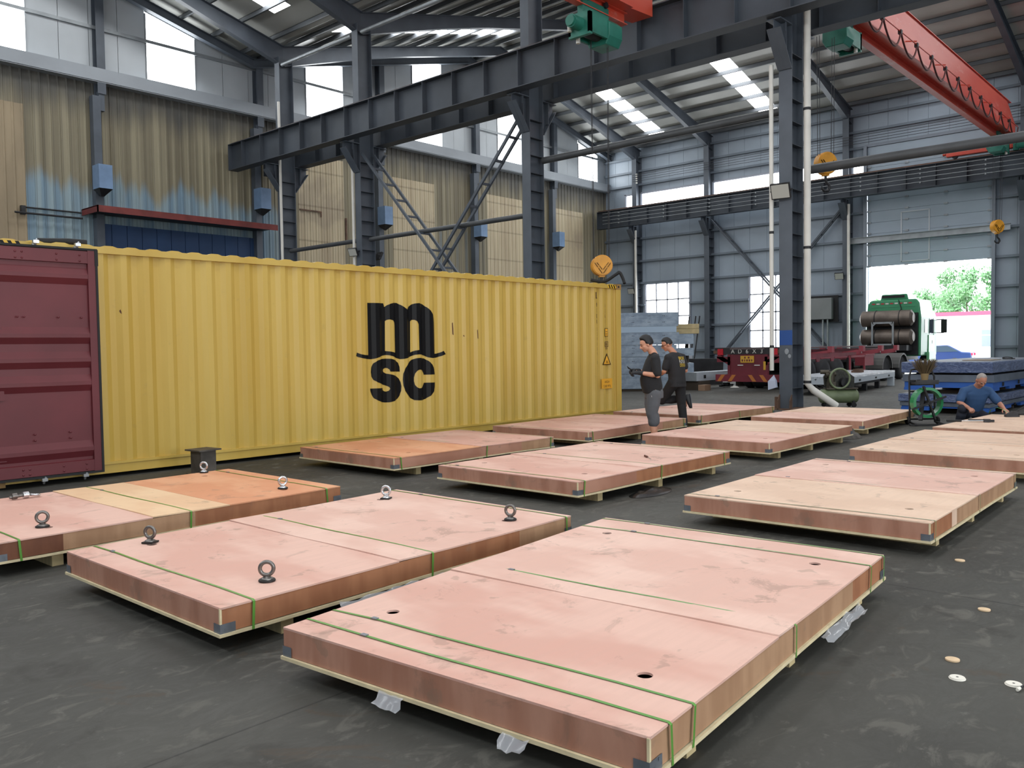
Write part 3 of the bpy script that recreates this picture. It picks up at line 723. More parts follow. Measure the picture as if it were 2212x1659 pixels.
def crate(quad, label, tops, sides, straps, holes=None, seams=(), L=3.0, W=1.97, group='plywood crates', bow=.008, strapm=None):
    """quad: world xy of corners N, R, F, L. tops: [(u0,u1,mat)], sides: v=0 side segments [(u0,u1,mat)], u=0 side mat"""
    cx = sum(p[0] for p in quad)/4; cy = sum(p[1] for p in quad)/4
    N, R, F, Lc = [V((p[0]-cx, p[1]-cy)) for p in quad]
    t = thing('plywood_crate', label, 'crate', (cx,cy,0), 0, group)
    def mp(u, v):
        a = u/L; b = v/W; return N*(1-a)*(1-b)+R*a*(1-b)+F*a*b+Lc*(1-a)*b
    def conv(m):
        for i, p in enumerate(m.v):
            q = mp(p.x, p.y); m.v[i] = V((q.x, q.y, p.z))
        return m
    rnd = random.Random(sum(map(ord, label)))
    hs = holes if holes is not None else [(.46,.27),(.46,1.70),(2.55,.27),(2.55,1.70)]
    for i, (u0, u1, mt) in enumerate(tops):
        cu = bpy.data.curves.new('t', 'CURVE'); cu.dimensions = '2D'; cu.fill_mode = 'BOTH'
        g = .0015
        loops = [[(u0+g,-.004),(u1-g,-.004),(u1-g,W+.004),(u0+g,W+.004)]]
        for hu, hv in hs:
            if u0 < hu < u1: loops.append([(hu+.033*math.cos(2*PI*k/24), hv+.033*math.sin(2*PI*k/24)) for k in range(24)])
        for lp in loops:
            sp = cu.splines.new('POLY'); sp.points.add(len(lp)-1); sp.use_cyclic_u = True
            for p, (a, b) in zip(sp.points, lp): p.co = (a, b, 0, 1)
        cu.extrude = .005
        ob = bpy.data.objects.new('t', cu); COL.objects.link(ob); dg = bpy.context.evaluated_depsgraph_get(); dg.update()
        me = bpy.data.meshes.new_from_object(ob.evaluated_get(dg)); bpy.data.objects.remove(ob); bpy.data.curves.remove(cu)
        bm = bmesh.new(); bm.from_mesh(me)
        for k in range(1, 9):
            bmesh.ops.bisect_plane(bm, geom=bm.verts[:]+bm.edges[:]+bm.faces[:], plane_co=(0,W*k/9,0), plane_no=(0,1,0))
        for k in range(1, 4):
            bmesh.ops.bisect_plane(bm, geom=bm.verts[:]+bm.edges[:]+bm.faces[:], plane_co=(u0+(u1-u0)*k/4,0,0), plane_no=(1,0,0))
        lift = .007 if i == 1 else 0
        for v_ in bm.verts:
            e = v_.co.x-u0
            wv = .0025*math.sin(3.1*v_.co.y+i)*math.sin(2*v_.co.x+rnd.random()*.0)
            lf = lift*max(0,1-e/.5)*(.4+.6*abs(math.sin(2.2*v_.co.y+.7)))
            z = CZ1-.005+v_.co.z+wv*.6+lf
            q = mp(v_.co.x, v_.co.y); v_.co = V((q.x, q.y, z))
        bmesh.ops.recalc_face_normals(bm, faces=bm.faces); bm.to_mesh(me); bm.free(); me.name = 'top_panel'
        me.materials.clear(); me.materials.append(mt)
        o = bpy.data.objects.new('top_panel', me); COL.objects.link(o); o.parent = t
    def sidep(mats_segs, v0, axis):
        m = MB(); ml = []
        for a, b, mt in mats_segs:
            if mt not in ml: ml.append(mt)
            n = max(2, int((b-a)/.35)); 
            for k in range(n):
                p = a+(b-a)*k/n; q = a+(b-a)*(k+1)/n
                m.add([(p,v0,CZ0),(q,v0,CZ0),(q,v0,CZ1-.009),(p,v0,CZ1-.009)] if axis == 'u' else [(v0,p,CZ0),(v0,q,CZ0),(v0,q,CZ1-.009),(v0,p,CZ1-.009)], [(0,1,2,3)], ml.index(mt))
            # inner face gives the board thickness
        return conv(m).build('side_panel', ml, t)
    sidep(sides, 0, 'u'); sidep([(0,L,sides[0][2])], W, 'u'); sidep([(0,W,S_ROSE)], 0, 'v'); sidep([(0,W,S_BROWN)], L, 'v')
    m = MB(); m.box(-.003,.008,-.003,.008,CZ0,CZ1-.006); conv(m).build('edge_strip', EDGE, t)
    m = MB(); n = 10   # base sheet, slightly bowed and proud of the sides
    for k in range(n):
        p = -.012+(L+.024)*k/n; q = -.012+(L+.024)*(k+1)/n
        z0 = .100-bow*math.sin(PI*k/n*2.5); z1 = .100-bow*math.sin(PI*(k+1)/n*2.5)
        z0 = min(.1015, max(.097, z0)); z1 = min(.1015, max(.097, z1))
        for v0, v1 in ((-.012,W+.012),):
            m.add([(p,v0,z0),(q,v0,z1),(q,v1,z1),(p,v1,z0),(p,v0,z0+.016),(q,v0,z1+.016),(q,v1,z1+.016),(p,v1,z0+.016)], [(0,3,2,1),(4,5,6,7),(0,1,5,4),(2,3,7,6)]+([(3,0,4,7)] if k == 0 else [])+([(1,2,6,5)] if k == n-1 else []))
    conv(m).build('base_panel', EDGE, t)
    for u in (.44,1.55,2.72):
        m = MB(); m.box(u-.04,u+.04,.06,W-.06,0,.098); conv(m).build('skid', SKID, t)
    m = MB(); m.box(.05,L-.05,.05,W-.05,.12,.19); conv(m).build('cargo_deck', CARGO, t)
    for u in straps:
        m = MB(); w_ = .008; ou = rnd.uniform(-.02,.02); e = .014
        pa = [(u+ou,-e,.099),(u,-e,CZ1-.004),(u,-.002,CZ1+.003)]+[(u+(ou*.5-ou*.5)*k/6+.006*math.sin(k*1.3), W*k/6, CZ1+.0045) for k in range(1,6)]+[(u+ou,W+.002,CZ1+.003),(u+ou,W+e,CZ1-.004),(u+ou,W+e,.099)]
        for a, b in zip(pa, pa[1:]):
            m.add([(a[0]-w_,a[1],a[2]),(a[0]+w_,a[1],a[2]),(b[0]+w_,b[1],b[2]),(b[0]-w_,b[1],b[2])], [(0,1,2,3)])
        so = conv(m).build('strap', strapm or STRAP, t)
        m = MB(); vv = W*rnd.uniform(.78,.9); m.box(u-.011,u+.011,vv-.018,vv+.018,CZ1+.005,CZ1+.009); conv(m).build('strap_seal', BRKT, so)
    for (u, v) in ((0,0),(L,0),(0,W),(L,W)):
        m = MB(); du = .085 if u == 0 else -.085; dv = .06 if v == 0 else -.06
        s_u = -.004 if u == 0 else .004; s_v = -.004 if v == 0 else .004
        m.add([(u+du,v+s_v,.112),(u+s_u,v+s_v,.112),(u+s_u,v+s_v,.165),(u+du,v+s_v,.165)], [(0,1,2,3)])
        m.add([(u+s_u,v+s_v,.112),(u+s_u,v+dv,.112),(u+s_u,v+dv,.165),(u+s_u,v+s_v,.165)], [(0,1,2,3)])
        for a, b in (((u+du*.7),.15),((u+du*.3),.128)): m.add([(a-.005,v+s_v*1.6,b),(a+.005,v+s_v*1.6,b),(a+.005,v+s_v*1.6,b+.01),(a-.005,v+s_v*1.6,b+.01)], [(0,1,2,3)])
        conv(m).build('corner_bracket', BRKT, t)
    t['_mp'] = 0; del t['_mp']
    return t, mp, (cx, cy)
def rq(cx, cy, deg, L=2.99, W=1.97):
    a = math.radians(deg); c, s = math.cos(a), math.sin(a)
    return [(cx+x*c-y*s, cy+x*s+y*c) for x, y in ((-L/2,-W/2),(L/2,-W/2),(L/2,W/2),(-L/2,W/2))]
C1 = crate([(2.339,1.518),(5.318,1.761),(5.22,3.751),(2.198,3.435)], 'nearest large pinkish plywood crate with boot prints and five green straps',
  [(0,1.2,P_PINK2),(1.2,3.0,P_PINK)], [(0,1.25,S_BUFF),(1.25,2.35,S_BUFF),(2.35,3.0,S_BROWN)], [.135,.325,1.40,2.68,2.965])
C2 = crate([(2.16,3.945),(5.12,4.015),(5.115,6.05),(2.155,5.885)], 'rosy plywood crate carrying four upright lifting eyes, directly behind the nearest crate',
  [(0,1.22,P_PINK2),(1.22,3.0,P_PINK)], [(0,2.38,S_BROWN),(2.38,3.0,S_BUFF)], [.19,1.50,2.93])
C3 = crate([(1.92,6.54),(4.91,6.64),(4.90,8.66),(1.90,8.55)], 'plywood crate with a pale middle panel, cut off by the left frame edge',
  [(0,1.14,P_PINK2),(1.14,1.82,P_PALE),(1.82,3.0,P_ORG)], [(0,.46,S_DARK),(.46,1.5,S_BUFF),(1.5,3.0,S_BROWN)], [.16,1.46,2.83])
C4 = crate(rq(8.099,8.815,-.64), 'orange-tinted plywood crate lying along the container below the black lettering', [(0,1.5,P_ORG),(1.5,3.0,P_PINK2)], [(0,1.6,S_ROSE),(1.6,2.3,S_ROSE),(2.3,3.0,S_BUFF)], [.1,1.6,2.93])
C5 = crate(rq(7.96,5.941,-.63), 'pink plywood crate with a screwdriver lying on its top', [(0,1.2,P_PINK2),(1.2,3.0,P_PINK)], [(0,1.0,S_ROSE),(1.0,3.0,S_BROWN)], [.1,1.47,2.85])
C6 = crate(rq(11.9,8.826,1.09), 'plywood crate between the container and the man in grey shorts', [(0,1.4,P_PINK2),(1.4,3.0,P_PINK2)], [(0,2.2,S_ROSE),(2.2,3.0,S_BUFF)], [.1,2.9])
C7 = crate(rq(15.52,8.875,-1.81), 'plywood crate behind the man standing on one leg, past the container end', [(0,1.4,P_PINK),(1.4,3.0,P_PINK2)], [(0,1.5,S_ROSE),(1.5,3.0,S_BUFF)], [.08,1.5,2.9])
C8 = crate(rq(12.036,5.937,.35), 'plywood crate right beside the man in grey shorts, dark rag at its far corner', [(0,1.3,P_PINK2),(1.3,3.0,P_BUFF)], [(0,3.0,S_ROSE)], [])
C9 = crate(rq(15.85,6.121,1.5), 'plywood crate left of the strap reel cart, in front of the air compressor', [(0,1.4,P_PINK),(1.4,3.0,P_BUFF)], [(0,1.5,S_ROSE),(1.5,3.0,S_BUFF)], [])
C10 = crate(rq(7.94,2.834,1.13), 'big plywood crate with thin pale straps, behind the wooden discs', [(0,1.4,P_BUFF),(1.4,3.0,P_PINK)], [(0,.6,S_BROWN),(.6,.75,P_BUFF),(.75,3.0,S_BUFF)], [.1,1.46,2.9], strapm=mat('olive_strap', lin(128,136,92), .3))
C11 = crate(rq(11.963,2.88,-.07), 'plywood crate with two clear straps, cut off by the right frame edge', [(0,1.4,P_BUFF),(1.4,3.0,P_BUFF)], [(0,3.0,S_ROSE)], [.12,1.62], strapm=STRAPC)
C12 = crate(rq(15.368,2.834,-2.74), 'plywood crate with strapping tools on top, in front of the squatting man', [(0,1.35,P_BUFF),(1.35,3.0,P_BUFF)], [(0,3.0,S_ROSE)], [])
# crumpled film peeping from under two crates
def film(parent, mp, pts, wid, name='plastic_film', hang=.03):
    m = MB(); rnd = random.Random(len(pts)+int(wid*1000)); rows = []
    for (u, v) in pts:
        r = []
        for k in range(5):
            o = -.012-k*wid/4
            q = mp(u+rnd.uniform(-.012,.012), v+o); r.append((q.x, q.y, max(.05, .1-hang*(k/4)+rnd.uniform(-.012,.012))))
        rows.append(r)
    vs = [p for r in rows for p in r]; fs = [(i*5+k, i*5+k+1, (i+1)*5+k+1, (i+1)*5+k) for i in range(len(rows)-1) for k in range(4)]
    m.add(vs, fs, 0, True); return m.build(name, FILM, parent)
film(C1[0], C1[1], [(1.75+.06*k,0) for k in range(12)], .05); film(C2[0], C2[1], [(.75+.07*k,0) for k in range(16)], .06)
def film_u(parent, mp, vs_):
    m = MB(); rnd = random.Random(len(vs_)); rows = []
    for v in vs_:
        r = []
        for k in range(4): q = mp(-.01-k*.018, v+rnd.uniform(-.01,.01)); r.append((q.x,q.y,max(.06,.105-.012*k+rnd.uniform(-.01,.01))))
        rows.append(r)
    vv = [p for r in rows for p in r]; m.add(vv, [(i*4+k,i*4+k+1,(i+1)*4+k+1,(i+1)*4+k) for i in range(len(rows)-1) for k in range(3)], 0, True); m.build('plastic_film', FILM, parent)
film_u(C1[0], C1[1], [1.30-.03*k for k in range(6)]); film_u(C1[0], C1[1], [.62-.03*k for k in range(5)])

# ------------------------------------------------------------------ lifting eyes
EYE_B = mat('eye_zinc', lin(206,208,210), .25, .9); EYE_D = mat('eye_steel', lin(120,116,112), .35, .8, (20,.25)); WASH = mat('washer_dark', lin(40,38,37), .6, .3)
def eye(x, y, rz, mt, label, square=True, z=.252, sc=1.0):
    t = thing('lifting_eye', label, 'lifting eye', (x,y,z), rz, 'lifting eyes screwed into the crates')
    m = MB()
    if square: m.box(-.04*sc,.04*sc,-.04*sc,.04*sc,0,.011)
    else: m.lathe([(.046*sc,0),(.048*sc,.006),(.044*sc,.012)], 20)
    m.build('washer', WASH, t)
    m = MB(); m.lathe([(.034*sc,.011),(.034*sc,.018),(.026*sc,.022),(.016*sc,.03)], 20).torus((0,0,.072*sc), .037*sc, .0115*sc, (0,1,0), 28, 10); m.build('ring', mt, t)
    return t
va = math.radians(41.9)
eye(2.62,5.69, va+1.35, EYE_D, 'dark lifting eye seen edge-on at the left end of the rosy crate')
eye(2.59,4.20, va-1.57+.15, EYE_D, 'grey lifting eye with a wide open ring, near corner of the rosy crate', False)
eye(4.72,5.73, va-1.57-.2, EYE_B, 'bright zinc lifting eye with open ring at the far side of the rosy crate')
eye(4.70,4.26, va+1.2, EYE_D, 'lifting eye seen nearly edge-on at the right end of the rosy crate', False)
eye(2.35,6.87, va-1.57+.5, EYE_D, 'dark lifting eye standing on the crate with the pale panel', False, sc=1.05)
eye(4.57,8.60, va+1.5, EYE_B, 'bright lifting eye seen edge-on by the steel stub stand', False)
eye(4.48,6.95, va-1.0, EYE_B, 'bright half-turned lifting eye at the right end of the crate with the pale panel', False)
t = thing('lifting_eye', 'lifting eye bolt lying on its side on the crate at the left frame edge', 'lifting eye', (2.72,8.40,.252), 0, 'lifting eyes screwed into the crates')
m = MB(); m.torus((.10,.0,.02),.036,.0115,(.15,.1,1),28,10).cyl((.0,0,.03),(.045,0,.03),.03,14); m.build('ring', EYE_B, t)
m = MB(); m.cyl((-.11,0,.022),(.0,0,.03),.014,10).cyl((-.09,0,.03),(-.05,0,.03),.03,6); m.build('shank', EYE_D, t)

# ------------------------------------------------------------------ small things on floor and crates
DISC = mat('ply_disc', lin(214,186,150), .7, 0, (12,.12)); DISCW = mat('white_disc', lin(226,222,210), .6)
dl_ = ['tan plywood disc on the floor nearest the big crate corner', 'tan plywood disc on the floor right of the near crate', 'tan plywood disc beside the white discs', 'white disc with a centre hole nearest the tan disc', 'white disc with a centre hole at the right frame edge']
for i, (x, y) in enumerate(((6.49,1.63),(5.37,1.22),(4.42,1.14),(4.19,1.06),(4.27,.85))):
    m = MB(); m.lathe([(.032,0),(.033,.003),(.032,.008)], 22, 0)
    if i > 2: m.lathe([(.036,0),(.036,.003),(.033,.004)], 22, 0).lathe([(.006,.0081),(.005,.0085)], 10, 1)
    tag(m.build('wooden_disc', [DISC if i < 3 else DISCW, DARKST], loc=(x,y,.001)), dl_[i], 'disc', 'cut-out discs scattered on the floor')
m = MB(); m.tube([(0,0,.012),(.035,-.005,.012),(.05,-.04,.01),(.06,-.12,.008)], .005, 6, 0).tube([(-.028,.004,.012),(.0,0,.012)], .0075, 6, 1)
tag(m.build('hex_key', [DARKST, DISCW], loc=(4.215,.815,.0)), 'small bent tool with a white tip on the floor', 'tool')
def rag(name, loc, r, h, mt, label, cat, seed=1, sq=(1,1)):
    m = MB(); n = 16; k_ = 28; vs = []; fs = []
    for i in range(n+1):
        for j in range(k_):
            a = 2*PI*j/k_; q = i/n; rr = r*q*(1+.35*noise.noise((math.cos(a)*1.3+seed, math.sin(a)*1.3, seed)))
            z = h*(1-q**2.2)*(.55+.9*abs(noise.noise((q*3*math.cos(a)+seed, q*3*math.sin(a), 2.3*seed))))+.004
            vs.append((rr*math.cos(a)*sq[0], rr*math.sin(a)*sq[1], z))
    for i in range(n):
        for j in range(k_): fs.append((i*k_+j, i*k_+(j+1)%k_, (i+1)*k_+(j+1)%k_, (i+1)*k_+j))
    m.add(vs, fs, 0, True); return tag(m.build(name, mt, loc=loc), label, cat)
RAG = mat('rag_grey', lin(74,70,66), .9, 0, (9,.4)); BAG = mat('black_film', lin(22,22,23), .35)
rag('rag', (13.98,5.22,0), .34, .17, RAG, 'crumpled grey-brown rag on the floor at the crate corner', 'rag', 3, (1,.6))
rag('black_plastic', (7.55,4.86,0), .26, .05, BAG, 'scrap of black plastic under the crate with the screwdriver', 'plastic', 5, (1.4,.5))
sd = thing('screwdriver', 'small screwdriver lying on the pink crate', 'screwdriver', (8.33,5.39,.262), .85)
m = MB(); m.cyl((.02,0,0),(.13,0,0),.012,10).sphere((.13,0,0),.012,8); m.build('handle', mat('red_brown_grip', lin(92,44,34), .5), sd)
m = MB(); m.cyl((-.13,0,-.006),(.02,0,0),.004,8); m.build('blade', CHROME, sd)
ss = thing('steel_stub_stand', 'rusty square steel stub with a top plate in front of the container', 'stand', (5.42,10.20,0), .1)
stm = mat('stub_steel', lin(88,82,76), .6, .3, (6,.35))
m = MB(); m.box(-.11,.11,-.11,.11,.012,.30); m.build('post', stm, ss)
m = MB(); m.box(-.16,.16,-.16,.16,.30,.318); m.build('top_plate', stm, ss)
m = MB(); m.box(-.15,.15,-.15,.15,0,.012); m.build('base_plate', stm, ss)
# tools on the far right crate
t = thing('strap_cutter', 'long-handled strap cutter lying on the crate before the squatting man', 'tool', (15.0,3.70,.262), -1.05)
m = MB(); m.cyl((-.28,0,.015),(-.06,0,.012),.018,8).cyl((.06,.07,.018),(.36,.02,.018),.016,8); m.build('grip', BLACK, t)
m = MB(); m.cyl((-.06,0,.012),(.30,0,.012),.009,8); m.build('shaft', CHROME, t)
m = MB(); m.box(.27,.36,-.03,.03,-.008,.04).box(.36,.42,-.02,.02,-.006,.03); m.build('head', DARKST, t)
t = thing('strap_tensioner', 'black hand strap tensioner on the far right crate', 'tool', (16.45,3.33,.254), -.9)
m = MB(); m.box(-.12,.10,-.04,.04,0,.03).prism([(-.12,.03),(.08,.03),(.10,.09),(0,.10)], -.03, .03, 0, Matrix(((1,0,0,0),(0,0,-1,0),(0,1,0,0),(0,0,0,1)))); m.build('body', DARKST, t)
m = MB(); m.cyl((.04,0,.08),(.28,0,.22),.014,8).tube([(.1,.0,.04),(.22,-.02,.05),(.26,-.02,.02)],.012,8); m.build('lever', BLACK, t)
m = MB(); pts = [(16.95,3.8,.262),(16.85,3.75,.33),(16.7,3.62,.39),(16.6,3.5,.36),(16.5,3.38,.30)]
for a, b in zip(pts, pts[1:]): m.bar(a, b, .016, .002)
tag(m.build('strap_tail', STRAP, off=pts[0]), 'green strap tail arching from the tensioner', 'strap')
# ------------------------------------------------------------------ braces, pipes, floodlights
def brace(x0, x1, ya, za, yb, zb, label):
    t = thing('ladder_brace', label, 'brace', ((x0+x1)/2,(ya+yb)/2,(za+zb)/2), 0, 'ladder cross braces'); o = V(t.location)
    for x in (x0, x1):
        m = MB(); m.bar(V((x,ya,za))-o, V((x,yb,zb))-o, .07, .09); m.build('rail', STEEL, t)
    n = 13
    for k in range(1, n):
        y = ya+(yb-ya)*k/n; z = za+(zb-za)*k/n; m = MB(); m.bar(V((x0,y,z))-o, V((x1,y,z))-o, .05, .07); m.build('rung', STEEL, t)
brace(19.34,19.88,24.42,8.6,16.9,.5,'ladder brace falling from the left column to the right one, over the container')
brace(19.42,19.80,16.88,8.6,24.4,.5,'ladder brace rising to the column right of the orange crate, over the container')
brace(44.55,44.95,24.4,8.8,16.9,.4,'far ladder brace falling to the right across the eave window')
brace(44.62,44.88,16.9,8.6,24.4,.4,'far ladder brace rising to the right across the eave window')
PIPE = mat('tie_pipe', lin(78,80,82), .5, .2, (1.2,.2))
def pipe(name, pts, r, mt, label, cat='pipe', group=None, n=12, coll=()):
    o = V(pts[0]); t = thing(name, label, cat, o, 0, group)
    m = MB(); m.tube([V(p)-o for p in pts], r, n); m.build('tube', mt, t)
    m = MB()
    for p, ax in coll: m.cyl(V(p)-o-V(ax)*.03, V(p)-o+V(ax)*.03, r*1.12, n)
    if coll: m.build('collar', DARKST, t)
    return t
pipe('tie_pipe', [(19.6,29.4,5.58),(19.6,24.85,5.58)], .08, PIPE, 'horizontal steel tie pipe between the two leftmost middle columns', 'pipe', 'tie pipes')
pipe('tie_pipe', [(19.62,24.4,5.56),(19.62,16.85,5.56)], .08, PIPE, 'horizontal steel tie pipe crossing the ladder braces', 'pipe', 'tie pipes')
pipe('tie_pipe', [(19.85,16.45,7.16),(19.85,8.82,7.16)], .10, PIPE, 'long high tie pipe between the two nearer middle columns', 'pipe', 'tie pipes')
pipe('tie_pipe', [(20.12,8.45,5.72),(20.12,.8,5.72)], .11, PIPE, 'thick tie pipe running right from the near column in front of the crane', 'pipe', 'tie pipes')
for ya, yb, w_ in ((29.3,24.9,'farthest'),(24.3,17.0,'middle'),(16.4,9.0,'nearest')):
    pipe('ridge_tie', [(19.35,ya,12.84),(19.35,yb,12.84)], .07, GALV, 'pale tie tube at the column heads, %s of three' % w_, 'pipe', 'column head ties')
ex = (0,0,1)
pipe('downpipe', [(19.24,8.95,8.1),(19.24,8.95,.93)], .05, WHITE_PIPE, 'thin white pipe on the left edge of the near column', 'pipe', 'white pipes on columns', 10, (((19.24,8.95,4.2),ex),((19.24,8.95,1.5),ex)))
pipe('downpipe', [(19.52,8.2,9.7),(19.52,8.2,.62),(19.62,8.1,.46),(20.05,7.72,.08)], .08, WHITE_PIPE, 'thick white downpipe with a kinked foot beside the near column', 'pipe', 'white pipes on columns', 14, (((19.52,8.2,7.0),ex),((19.52,8.2,3.8),ex),((19.52,8.2,.66),ex)))
pipe('downpipe', [(19.22,29.42,11.4),(19.22,29.42,.3)], .055, WHITE_PIPE, 'white pipe down the column beside the red canopy', 'pipe', 'white pipes on columns')
pipe('downpipe', [(19.24,24.86,8.4),(19.24,24.86,.3)], .05, WHITE_PIPE, 'white pipe on the column left of the ladder brace', 'pipe', 'white pipes on columns')
pipe('downpipe', [(44.33,29.45,8.7),(44.33,29.45,.3)], .075, WHITE_PIPE, 'white pipe on the eave column left of the sixteen-pane window', 'pipe', 'white pipes on columns')
pipe('downpipe', [(44.33,16.45,8.7),(44.33,16.45,.3)], .075, WHITE_PIPE, 'white pipe on the eave column beside the lift door', 'pipe', 'white pipes on columns')
LENS = mat('flood_lens', lin(186,186,178), .3)
def flood(loc, rz, s, label):
    t = thing('floodlight', label, 'floodlight', loc, rz, 'floodlights on the columns')   # faces +y local, tilted down
    M = Matrix.Rotation(-.45, 4, 'X')
    m = MB(); m.box(-.22*s,.22*s,-.05,.03,-.18*s,.18*s,0,M); m.build('housing', DARKST, t)
    m = MB(); m.box(-.20*s,.20*s,.031,.036,-.16*s,.16*s,0,M); m.build('lens', LENS, t)
    m = MB(); m.bar((-.23*s,0,0),(-.23*s,-.14,.05),.02,.03).bar((.23*s,0,0),(.23*s,-.14,.05),.02,.03).bar((-.23*s,-.14,.05),(.23*s,-.14,.05),.03,.02); m.build('bracket', DARKST, t)
flood((19.10,8.66,5.12), PI/2+.15, 1.0, 'floodlight on the near column with the blue band')
flood((19.10,24.75,5.1), PI/2+.3, .8, 'floodlight on the left side of the column by the ladder brace')
flood((20.1,24.5,5.0), -PI/2-.2, .8, 'floodlight on the right side of the column by the ladder brace')
flood((44.25,29.75,5.0), PI/2+.2, 1.0, 'floodlight on the eave column left of the sixteen-pane window')
flood((44.25,16.9,5.05), PI/2+.2, 1.0, 'floodlight on the eave column beside the lift door')
m = MB()
for k in range(5): m.lathe([(.03,0),(.06,.02),(.06,.06),(.03,.08)], 10, 0, Matrix.Translation((44.36,29.35,11.55+.13*k)))
tag(m.build('insulator_stack', WHITE_PIPE, off=(44.36,29.35,11.55)), 'row of white insulators on the eave column by the gable corner', 'insulator')
# ------------------------------------------------------------------ cranes
CRED = NT('crane_red', .4, 0, .5); co = CRED.coord()
c = CRED.mix(CRED.ramp(CRED.noise(CRED.coord((.25,1,1)), .8, 4), .35,.65), lin(206,84,62), lin(196,64,46))
c = CRED.mix(CRED.ramp(CRED.noise(CRED.coord((.6,1,2),(2,0,0)), 1.2, 6, .7), .57,.68,0,.5), c, lin(214,150,136)); CRED.base(c); CRED = MATS['crane_red']
GRN = mat('hoist_green', lin(38,112,96), .45, 0, (3,.2)); AMB = mat('hook_amber', lin(214,148,36), .45, 0, (5,.15))
def bridge(x0, x1, y, z0, z1, label):
    t = thing('crane_bridge', label, 'crane', ((x0+x1)/2,y,z0)); L2 = (x1-x0)/2; h = z1-z0
    m = MB(); e = 1.6
    prof = [(-L2,.55),(-L2+e,h),(L2-e,h),(L2,.55),(L2,.06),(L2-e*.6,0.0),(-L2+e*.6,0.0),(-L2,.06)]
    M = Matrix(((1,0,0,0),(0,0,-1,0),(0,1,0,0),(0,0,0,1)))
    m.prism(prof, -.30, .30, 0, M); m.build('box_girder', CRED, t)
    m = MB(); m.bar((-L2+1,0,-.012),(L2-1,0,-.012),.82,.03); m.bar((-L2+1,0,h+.012),(L2-1,0,h+.012),.70,.024); m.build('flange_plate', CRED, t)
    m = MB(); m.ibeam((-L2+.8,0,-.16),(L2-.8,0,-.16),.20,.28,.02,.014); m.build('hoist_track', CRED, t)
    return t
br = bridge(20.45, 43.6, 9.12, 10.62, 11.92, 'red single-girder overhead crane bridge in the far bay')
def endtruck(x, label):
    t = thing('end_carriage', label, 'crane carriage', (x,9.4,10.12), 0, 'crane end carriages')
    m = MB(); m.box(-.16,.16,-2.3,2.3,.10,.48); m.build('beam', CRED, t, bevel=.02)
    for y in (-1.95,1.95): m = MB(); m.cyl((-.08,y,.13),(.08,y,.13),.13,18); m.build('wheel', DARKST, t)
    for y in (-2.35,2.35): m = MB(); m.cyl((0,y,.28),(0,y*1.05,.28),.09,12); m.build('buffer', CRED, t)
    m = MB(); m.cyl((-.28,-1.2,.12),(-.28,-.65,.12),.13,14).box(-.3,-.1,-.7,-.5,-.05,.32); m.build('drive_motor', GRN, t)
    return t
endtruck(43.9, 'red crane end carriage on the eave runway above the lift door')
endtruck(20.24, 'red crane end carriage on the middle runway near the frame top')
# festoon cable along the bridge
ft = thing('festoon_cable', 'looped festoon cable hanging along the red crane bridge', 'cable', (32,8.55,10.8))
m = MB(); m.cyl((-8.2,-.02,.06),(10.6,-.02,.06),.02,6); m.build('track', CRED, ft)
for k in range(12):
    xa = -8.0+1.55*k; m = MB(); pts = []
    for j in range(11):
        q = j/10; pts.append((xa+1.55*q+.1*math.sin(q*PI), -.04, .02-.55*math.sin(q*PI)**.8))
    m.tube(pts, .028, 6); m.build('cable_loop', mat('festoon_red', lin(74,32,30), .6) if k == 0 else MATS['festoon_red'], ft)
    m = MB(); m.box(xa-.06,xa+.06,-.07,.03,-.03,.09); m.build('cable_trolley', DARKST, ft)
    if k % 2: m = MB(); m.bar((xa-.1,-.06,.12),(xa-.1,.28,.2),.03,.03); m.build('bracket', CRED, ft)
def hoist(loc, rz, label):
    t = thing('hoist', label, 'hoist', loc, rz, 'green electric hoists')
    m = MB(); m.prism([(-.24,-.3),(.24,-.3),(.34,-.12),(.34,.18),(.2,.3),(-.2,.3),(-.34,.18),(-.34,-.12)], -.68, -.15, 0, Matrix(((0,0,1,0),(1,0,0,0),(0,1,0,0),(0,0,0,1)))); m.build('gearbox', GRN, t, bevel=.02)
    m = MB(); m.cyl((-.15,0,0),(.45,0,0),.2,18); m.build('rope_drum', DARKST, t)
    m = MB(); m.box(-.15,.55,-.3,-.24,-.2,.25).box(-.15,.55,.24,.3,-.2,.25).box(.45,.55,-.3,.3,-.25,.28); m.build('frame', GRN, t)
    m = MB(); m.cyl((.55,0,.02),(.85,0,.02),.15,14).cyl((.85,0,.02),(.9,0,.02),.12,14); m.build('motor', GRN, t)
    m = MB(); m.box(-.5,.5,-.08,.08,.3,.62)
    m.build('trolley_frame', GRN, t)
    for x in (-.35,.35):
        for y in (-.11,.11): m = MB(); m.cyl((x,y-.03,.66),(x,y+.03,.66),.07,12); m.build('wheel', DARKST, t)
    m = MB(); m.cyl((.62,-.22,-.12),(.62,-.22,.06),.05,10).cyl((.3,-.22,-.3),(.3,-.22,-.15),.05,10); m.build('limit_switch', WHITE_PIPE, t)
    return t
